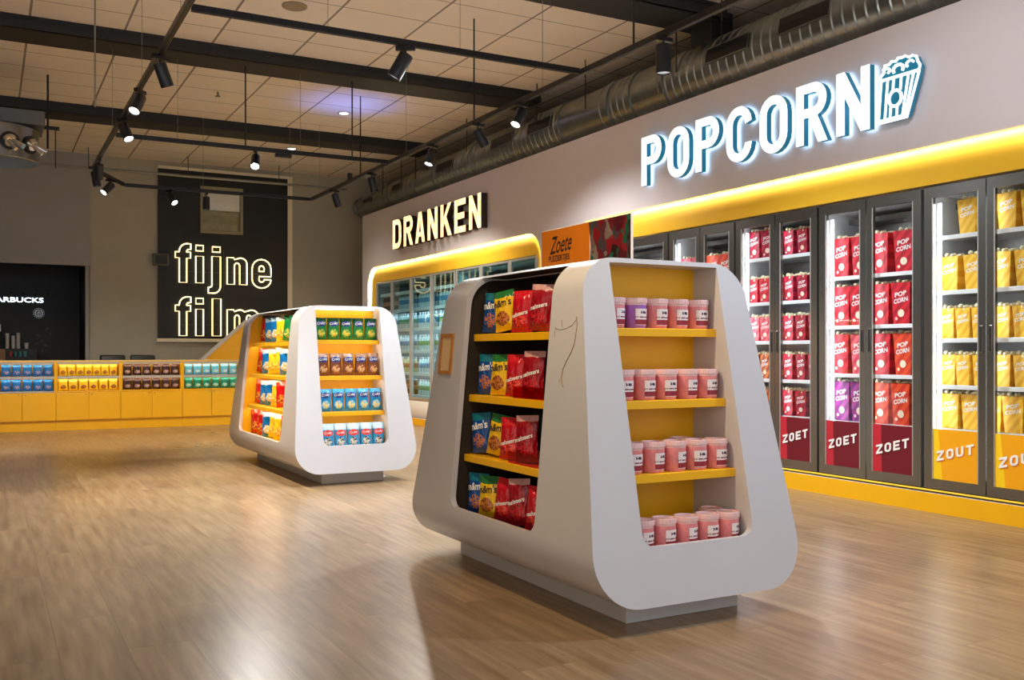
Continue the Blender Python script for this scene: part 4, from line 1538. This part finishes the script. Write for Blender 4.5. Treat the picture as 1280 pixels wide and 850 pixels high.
# ------------------------------------------------------------------ coffee corner in the dark niche
def siren_free_logo(g):
    return g
mb = thing('coffee_menu_wall', 'black coffee corner wall with white lettering and a round badge', 'wall sign', (0, 18.66, 0))
G().box(-2.2, 1.05, 0, .03, 1.0, 2.15).obj('board', mat('menu_board', srgb(16, 18, 22), .5), mb)
G().frommesh(text_mesh('STARBUCKS', .92, .088, bold=.025), 0, lambda p: (p[0] + .415, -.004, p[2] + 2.0)).obj('lettering', mat('white_letters', (1, 1, 1, 1), .5, emit=(.8, .93, 1, 1), es=1.6), mb)
g = G()
c = (.80, 1.775)
def ring(rx, rz, n=28, a0=0, a1=360):
    return [(c[0] + rx * math.cos(R(a0 + (a1 - a0) * i / n)), -.006, c[1] + rz * math.sin(R(a0 + (a1 - a0) * i / n))) for i in range(n + (0 if a1 - a0 == 360 else 1))]
g.tube(ring(.085, .085), .003, 5, closed=True)
g.tube(ring(.06, .06), .006, 5, closed=True)
for k in (-1, 1):
    g.tube([(c[0] + k * .045, -.006, c[1] - .03), (c[0] + k * .05, -.006, c[1] + .02), (c[0] + k * .03, -.006, c[1] + .045)], .006, 5)
    g.tube([(c[0] + k * .02, -.006, c[1] - .05), (c[0] + k * .022, -.006, c[1] + .01), (c[0] + k * .008, -.006, c[1] + .04)], .005, 5)
g.tube([(c[0], -.006, c[1] - .055), (c[0], -.006, c[1] + .03)], .006, 5)
g.obj('round_badge', mat('badge_grey', srgb(170, 175, 178), .5, emit=srgb(170, 175, 178), es=.25), mb)
g = G()
rnd = random.Random(5)
for (x0, z0, a) in ((.85, 1.30, 60), (.80, 1.38, 130), (.90, 1.22, -20), (.93, 1.50, 40), (.77, 1.25, 200), (.98, 1.42, 80), (.86, 1.12, 100)):
    dx, dz = math.cos(R(a)) * .05, math.sin(R(a)) * .05
    nx_, nz_ = -dz * .4, dx * .4
    g.add([(x0 - dx, -.002, z0 - dz), (x0 + nx_, -.002, z0 + nz_), (x0 + dx, -.002, z0 + dz), (x0 - nx_, -.002, z0 - nz_)], [(0, 1, 2, 3)])
g.obj('leaf_print', mat('leaf_grey', srgb(90, 96, 98), .6), mb)
for k in range(7):
    G().cyl((-.2 + k * .19, 0, 2.12), (-.2 + k * .19, -.06, 2.09), .012, n=8).obj('picture_light', M['steel'], mb)
cb = thing('coffee_counter', 'dark back counter with a wooden side in the coffee corner', 'counter', (0, 18.25, 0))
G().box(-2.0, .75, 0, .35, 0, 1.155).obj('body', M['black'], cb)
G().box(-2.0, .28, -.02, 0, .9, 1.15).obj('wooden_front', M['wood'], cb)
M['cup'] = mat('paper_cup', srgb(236, 230, 222), .5)
def cup_stack(x, y, h, r, lab, z=1.157):
    t = G()
    nn = max(1, int(h / .03))
    pr = [(r * .75, 0)]
    for i in range(nn):
        z0 = h * i / nn
        pr += [(r * .80, z0 + h / nn * .85), (r, z0 + h / nn * .9), (r, z0 + h / nn)]
        if i < nn - 1:
            pr.append((r * .80, z0 + h / nn))
    o = t.lathe([(0, 0)] + pr + [(r * .9, h), (0, h * .98)], 14).obj('cup_stack', M['cup'], loc=(x, y, z))
    return tag(o, lab, 'cups', 'paper cup stacks in the coffee corner')
cup_stack(.31, 18.36, .26, .035, 'white paper cup stack by the wooden side of the coffee counter')
cup_stack(.40, 18.38, .22, .035, 'shorter white paper cup stack in the middle of three')
cup_stack(.475, 18.36, .27, .035, 'tallest white paper cup stack on the coffee counter')
cup_stack(.60, 18.36, .10, .04, 'small low paper cup stack apart from the tall ones')
t = thing('coffee_machine', 'dark coffee machine at the picture edge of the coffee corner', 'coffee machine', (.08, 18.35, 1.155))
G().rbox(-.35, .12, -.02, .22, 0, .30, .02).obj('body', M['black'], t)
G().rbox(-.02, .14, -.03, .0, .28, .42, .01).obj('hopper', M['steel'], t)
for i, c_ in enumerate(((180, 40, 50), (40, 120, 120), (50, 140, 150), (80, 150, 160))):
    o = G().rbox(-.025, .025, -.02, .02, 0, .09, .006).obj('tea_box', mat('tea_%d' % i, srgb(*c_), .5), loc=(.36 + i * .07, 18.19, .0))
    o.location.z = 1.021
    tag(o, '%s little box in the row under the paper cups' % ('red', 'dark teal', 'teal', 'pale teal')[i], 'box', 'little boxes under the cups')
o = G().box(.30, .62, 18.14, 18.235, .90, 1.02).obj('box_ledge', M['black'])
tag(o, 'dark ledge below the paper cups in the coffee corner', 'shelf')

# ------------------------------------------------------------------ round ventilation duct on the fascia
du = thing('ventilation_duct', 'long round galvanised ventilation duct running above the cooler fascia', 'duct', (6.05, 0, 3.74))
g = G()
prof = []
y = -1.2
Rr = .288
def rad(q):
    for lim, r_ in ((11.85, .288), (12.05, .27), (13.9, .25), (14.1, .22), (15.0, .205), (15.2, .185)):
        if q < lim:
            return r_
    return .165
smooth_zones = [(7.6, 8.05), (8.55, 9.45), (13.2, 13.9), (15.2, 16.85), (3.9, 4.1)]
while y < 16.85:
    sm = any(a <= y <= b for a, b in smooth_zones)
    if sm:
        prof.append((rad(y) - .004, y))
        y += .12
    else:
        q = rad(y)
        prof += [(q, y), (q, y + .075), (q + .008, y + .085), (q + .008, y + .095), (q, y + .105)]
        y += .11
n = 36
vs, fs = [], []
for r, yy in prof:
    for i in range(n):
        a = 2 * PI * i / n
        vs.append((r * math.cos(a), yy, r * math.sin(a)))
for k in range(len(prof) - 1):
    for i in range(n):
        j = (i + 1) % n
        fs.append((k * n + i, k * n + j, (k + 1) * n + j, (k + 1) * n + i))
fs.append(tuple((len(prof) - 1) * n + i for i in range(n)))
g.add(vs, fs)
g.obj('duct_pipe', M['galv'], du, smooth=35)
for yy in (8.5, 9.5, 13.15, 13.95, 15.15, 7.55, 8.1, 4.2, 16.8, 11.8):
    G().cyl((0, yy - .03, 0), (0, yy + .03, 0), max(rad(yy - .03), rad(yy + .03)) + .016, n=36).obj('collar', M['galv'], du, smooth=35)
for a, b in ((6.86, 6.31), (5.94, 5.40), (4.95, 4.45), (10.16, 9.62), (11.12, 10.56), (12.94, 12.39), (14.8, 14.4), (16.3, 15.9)):
    Rr = rad(min(a, b))
    g = G()
    ang0, ang1 = 158, 184
    vs = []
    for e, rr in ((0, Rr + .004), (1, Rr + .020)):
        for yy in (b, a):
            for an in (ang0, (ang0 + ang1) / 2, ang1):
                vs.append((rr * math.cos(R(an)), yy, rr * math.sin(R(an))))
    g.add(vs, [(6, 7, 10, 9), (7, 8, 11, 10), (0, 3, 4, 1), (1, 4, 5, 2), (0, 6, 9, 3), (2, 5, 11, 8), (0, 1, 7, 6), (1, 2, 8, 7), (3, 9, 10, 4), (4, 10, 11, 5)], 1)
    rim = G()
    ed = [(Rr + .018) , ]
    pts = [((Rr + .02) * math.cos(R(an)), yy, (Rr + .02) * math.sin(R(an))) for yy, an in ((b, ang0), (a, ang0), (a, ang1), (b, ang1))]
    g.tube(pts, .007, 6, closed=True, mi=0)
    g.obj('vent_grille', [M['galv'], M['vent']], du)
for yy in (2.5, 4.9, 6.66, 7.304, 8.889, 9.947, 11.9, 13.74, 14.445, 15.355):
    G().cyl((-rad(yy), yy, .02), (-rad(yy), yy, .56), .007, n=8).obj('hanger_rod', M['track'], du)

# ------------------------------------------------------------------ lighting tracks
ZTR = 3.30
def track(label, p0, p1, wires, group=None, rods=()):
    v = Vector(p1) - Vector(p0)
    L = v.length
    ang = math.atan2(v.y, v.x)
    t = thing('lighting_track', label, 'light track', (p0[0], p0[1], ZTR), ang, group)
    g = G().rbox(0, L, -.019, .019, -.022, .022, .003)
    g.box(.01, L - .01, -.012, -.004, -.0235, -.021, 1).box(.01, L - .01, .004, .012, -.0235, -.021, 1)
    g.obj('rail', [M['track'], M['vent']], t)
    for wx in wires:
        if 0 <= wx <= L:
            G().cyl((wx, 0, .02), (wx, 0, .87 if any(y0 - .01 < p0[1] + v.y / L * wx < y0 + .51 for y0 in (3.45, 6.85, 10.25, 13.6)) else .999), .0022, n=5).obj('suspension_wire', M['wire'], t)
    for wx in rods:
        G().cyl((wx, 0, .02), (wx, 0, 1.0), .008, n=6).obj('suspension_rod', M['track'], t)
    return t
track('black ceiling light track running away over the open floor', (1.12, -1.0), (1.12, 12.5), [1.5, 4.2, 7.6, 9.4, 11.5])
track('black light track running parallel to the cooler fascia', (4.11, -1.0), (4.11, 13.6), [4.2, 8.0, 11.0, 14.2], rods=[6.7, 9.3, 12.5])
track('black cross track in front joining the two long tracks', (1.15, 6.39), (4.08, 6.39), [.9, 1.9, 2.6])
track('black middle cross track carrying the dazzling lamp', (1.15, 10.49), (4.08, 10.49), [.6, 1.9], rods=[1.3, 2.5])
track('black cross track in front of the neon panel', (1.60, 13.58), (4.085, 13.58), [1.0, 2.2])
track('short slanting track joining the far end of the floor track', (1.14, 12.6), (1.58, 13.55), [])

def make_spot(tilt, lens, big=1.0):
    root = thing('track_spotlight', 'spot', 'spotlight')
    G().rbox(-.016, .016, -.07, .07, -.032, 0, .004).obj('adapter', M['track'], root)
    G().cyl((0, 0, -.03), (0, 0, -.065), .009, n=10).obj('joint', M['track'], root)
    b = G()
    r, L = .047 * big, .155 * big
    b.lathe([(0, .02), (r * .9, .02), (r, .012), (r, -L), (r * .88, -L), (r * .84, -L + .012)], 24)
    h = b.obj('lamp_body', M['spot'], root, smooth=40)
    h.location = (0, 0, -.075)
    h.rotation_euler = (tilt, 0, 0)
    l = G().lathe([(r * .86, -L + .010), (0, -L + .004)], 24).obj('lens', lens, h)
    return root
LIGHTS = []
def spot(x, y, rotz, tilt, lens, label, power=0, col=(1, .93, .82), size=60, big=1.0, group='spotlights clipped to the tracks', z=ZTR - .022):
    s = make_spot(R(tilt), M[lens], big)
    s.location = (x, y, z)
    s.rotation_euler = (0, 0, R(rotz))
    s['label'] = label
    s['group'] = group
    if power:
        ld = bpy.data.lights.new('lamp', 'SPOT')
        ld.energy = power
        ld.color = col
        ld.spot_size = R(size)
        ld.spot_blend = .7
        ld.shadow_soft_size = .05
        lo = bpy.data.objects.new('lamp', ld)
        COL.objects.link(lo)
        lo.parent = s
        lo.location = Vector((0, 0, -.075)) + Matrix.Rotation(R(tilt), 3, 'X') @ Vector((0, 0, -.165 * big))
        lo.rotation_euler = (R(tilt), 0, 0)
    return s
# tilt about local x after rotz: positive tilt swings the beam towards local +y ... checked against renders
WARM, COOL = (1, .89, .72), (.80, .90, 1)
SP = 1.5
spot(1.12, 7.45, -60, 25, 'lens_off', 'tall dark spotlight first on the floor track past the front cross track', 170 * SP, WARM, 75)
spot(1.12, 8.50, 140, 35, 'lens', 'spotlight with a pale rim second on the floor track', 170 * SP, WARM, 70)
spot(1.12, 9.62, -150, 32, 'lens', 'spotlight with glowing lens just before the middle cross track', 170 * SP, WARM, 70)
spot(1.12, 11.80, 0, 32, 'lens_off', 'dark spotlight near the far end of the floor track', 210 * SP, WARM, 100)
spot(1.12, 12.30, -90, 10, 'lens_off', 'dark spotlight hanging at the very end of the floor track', 0)
spot(1.38, 13.10, 120, 45, 'lens', 'tilted spotlight on the short slanting track', 110 * SP, WARM, 60, z=ZTR - .022)
spot(2.16, 13.58, -150, 45, 'lens', 'small spotlight aimed sideways before the black panel edge', 60 * SP, WARM, 60)
spot(2.64, 13.58, 0, 0, 'lens_off', 'dark downward spotlight hanging in front of the wall window', 0)
spot(2.62, 6.39, 60, 30, 'lens_off', 'large tilted dark spotlight on the front cross track', 110 * SP, COOL, 70, 1.1)
spot(2.56, 10.49, 162, 42, 'lens_hot', 'dazzling white spotlight on the middle cross track', 90 * SP, (1, .97, .92), 80)
spot(4.11, 5.35, 90, 0, 'lens_off', 'big dark spotlight pointing straight down beside the POPCORN letters', 250 * SP, COOL, 150, 1.15)
spot(4.11, 7.36, 107, 32, 'lens', 'tilted spotlight with pale lens third along the fascia track', 140 * SP, COOL, 135)
spot(4.11, 8.22, -90, 30, 'lens_off', 'tilted dark spotlight between two lit ones on the fascia track', 90 * SP, (1, .96, .93), 120)
spot(4.11, 9.28, 107, 22, 'lens', 'glowing spotlight on the fascia track at the middle cross track side', 150 * SP, (1, .94, .86), 130)
spot(4.11, 11.10, -60, 20, 'lens_off', 'dark spotlight on the fascia track near the drinks letters', 200 * SP, WARM, 130)
spot(4.11, 12.50, -60, 25, 'lens_off', 'last dark spotlight on the fascia track before the back wall', 100 * SP, WARM, 70)
# unseen lamps added on the same tracks to light the large kiosk
spot(1.12, 3.2, -90, 38, 'lens', 'added unseen spotlight on the floor track above the open floor before the large kiosk', 100 * SP, (1, .76, .46), 85)
spot(4.11, 2.3, 62, 40, 'lens', 'added unseen spotlight on the fascia track in front of the large kiosk end', 110 * SP, (.62, .78, 1), 85)
bl = thing('blue_uplight', 'small blue uplight on top of the fascia track tinting the ceiling', 'uplight', (4.11, 11.9, ZTR + .025))
G().rbox(-.02, .02, -.05, .05, 0, .02, .004).obj('clip', M['track'], bl)
G().lathe([(0, .02), (.03, .02), (.032, .075), (.026, .075), (.024, .068)], 16).obj('lamp_body', M['spot'], bl, smooth=40)
G().lathe([(.025, .070), (0, .068)], 16).obj('lens', mat('blue_lens', (.1, .2, 1, 1), .3, emit=(.08, .2, 1, 1), es=6), bl)
ld = bpy.data.lights.new('lamp', 'SPOT')
ld.energy = 26
ld.color = (.12, .25, 1)
ld.spot_size = R(100)
ld.spot_blend = 1
lo = bpy.data.objects.new('lamp', ld)
COL.objects.link(lo)
lo.parent = bl
lo.location = (0, 0, .08)
lo.rotation_euler = (R(180), 0, 0)
spot(4.11, 3.7, -80, 62, 'lens', 'added unseen spotlight on the fascia track turned towards the wall beside the POPCORN letters', 20 * SP, (.95, .96, 1), 120)  # unseen lamp added to brighten the fascia by the letters
G_ = thing('hanging_power_box', 'flat black power box hanging under the middle cross track', 'power box', (2.86, 10.49, ZTR - .022))
G().rbox(-.09, .09, -.025, .025, -.045, 0, .006).obj('housing', M['track'], G_)

# ceiling downlights and discs
for (x, y, lab) in ((4.2, 12.40, 'round ceiling downlight close above the beam, brighter one'), (4.21, 14.95, 'round ceiling downlight beyond the last ceiling beam')):
    t = thing('downlight', lab, 'ceiling light', (x, y, 4.3), 0, 'round ceiling downlights')
    G().lathe([(.085, 0), (.085, -.012), (.065, -.014), (.060, -.004)], 24).obj('bezel', M['steel_light'], t)
    G().lathe([(.062, -.006), (0, -.005)], 24).obj('lens', M['lens'], t)
    ld = bpy.data.lights.new('lamp', 'SPOT')
    ld.energy = 110
    ld.color = (1, .92, .78)
    ld.spot_size = R(110)
    ld.spot_blend = .8
    ld.shadow_soft_size = .06
    lo = bpy.data.objects.new('lamp', ld)
    COL.objects.link(lo)
    lo.parent = t
    lo.location = (0, 0, -.03)
tag(G().lathe([(0, 0), (.115, 0), (.115, -.012), (.10, -.02), (0, -.02)], 28).obj('ceiling_speaker', M['wall_beige'], loc=(2.5, 8.78, 4.3)), 'flat round ceiling speaker disc between the beams', 'ceiling speaker')
t = thing('sprinkler', 'tiny sprinkler head under the ceiling panels above the neon sign side', 'sprinkler', (2.5, 12.15, 4.3))
G().cyl((0, 0, 0), (0, 0, -.05), .012, n=10).obj('pipe', M['steel'], t)
G().lathe([(0, -.05), (.035, -.05), (.035, -.056), (0, -.056)], 16).obj('deflector', M['steel'], t)
# conduit on the back wall side and hanging unit
t = thing('conduit', 'thin grey pipe running across in front of the back wall under the ceiling', 'pipe', (0, 16.4, 3.98))
G().cyl((-2.0, 0, 0.0), (5.6, 0, 0.0), .022, n=10).obj('pipe', M['galv'], t)
for x in (.0, 1.4, 2.9, 4.4):
    G().cyl((x, 0, .02), (x, 0, .32), .006, n=6).obj('hanger', M['track'], t)
t = thing('ventilation_unit', 'chrome ventilation drum with round nozzles hanging at the left ceiling', 'ventilation unit', (.08, 12.3, 3.24))
t['label'] = 'chrome ventilation drum with round nozzles hanging above the coffee corner'
G().lathe([(0, 0), (.44, 0), (.45, .01), (.45, .36), (.44, .37), (0, .37)], 40).obj('drum', mat('drum_steel', srgb(150, 154, 154), .25, .9), t, smooth=40)
G().rbox(-1.6, .50, -.25, .45, .41, .57, .01).obj('plenum', mat('plenum_grey', srgb(110, 114, 114), .5, .4), t)
for an, zz in ((-72, .17), (-40, .17), (-105, .17)):
    d = Vector((math.cos(R(an)), math.sin(R(an)), 0))
    c = d * .44 + Vector((0, 0, zz))
    n_ = G().cyl(c, c + d * .03, .10, n=24).obj('nozzle_ring', M['black'], t)
    q = G()
    q.cyl(c + d * .03, c + d * .06 + Vector((0, 0, -.02)), .075, .06, n=20)
    e = c + d * .05
    side = Vector((-d.y, d.x, 0))
    q.cyl(e + side * .02, e + side * .10 + d * .10 + Vector((0, 0, -.07)), .03, n=14)
    q.cyl(e - side * .02, e + side * .02 + d * .10 + Vector((0, 0, -.11)), .022, n=14)
    q.obj('nozzle', M['chrome'], t, smooth=40).parent = t
G().cyl((.54, 0, .20), (.54, 0, 1.05), .012, n=8).obj('hanger_rod', M['track'], t)
G().cyl((.62, 0, -.02), (.62, 0, .44), .006, n=8).box(.5, .66, -.02, .02, .42, .46).obj('bracket', M['track'], t)
# straight suspension wires seen against the ceiling
for x, y, lab in ((.94, 8.4, 'pale vertical ceiling cable nearer the tall floor track'), ):
    o = G().cyl((0, 0, 0), (0, 0, 1.35), .006, n=6).obj('ceiling_cable', M['wire'], loc=(.72, 7.9, 2.95))
    tag(o, 'pale vertical cable hanging from the ceiling beside the floor track', 'cable')

# ------------------------------------------------------------------ world and shared daylight of the hall
w = bpy.data.worlds.new('world')
sc.world = w
w.use_nodes = True
nt = w.node_tree
bg = nt.nodes['Background']
wt = nt.nodes.new('ShaderNodeTexCoord')
wsx = nt.nodes.new('ShaderNodeSeparateXYZ')
nt.links.new(wt.outputs['Generated'], wsx.inputs[0])
wmr = nt.nodes.new('ShaderNodeMapRange')      # warm hall on the left, cool entrance behind the camera
wmr.inputs['From Min'].default_value = -1.0
wmr.inputs['From Max'].default_value = 0.1
nt.links.new(wsx.outputs[0], wmr.inputs[0])
wmx = nt.nodes.new('ShaderNodeMix')
wmx.data_type = 'RGBA'
wmx.inputs[6].default_value = (1, .82, .62, 1)
wmx.inputs[7].default_value = (.80, .90, 1.06, 1)
nt.links.new(wmr.outputs[0], wmx.inputs[0])
nt.links.new(wmx.outputs[2], bg.inputs[0])
bg.inputs[1].default_value = 1.0
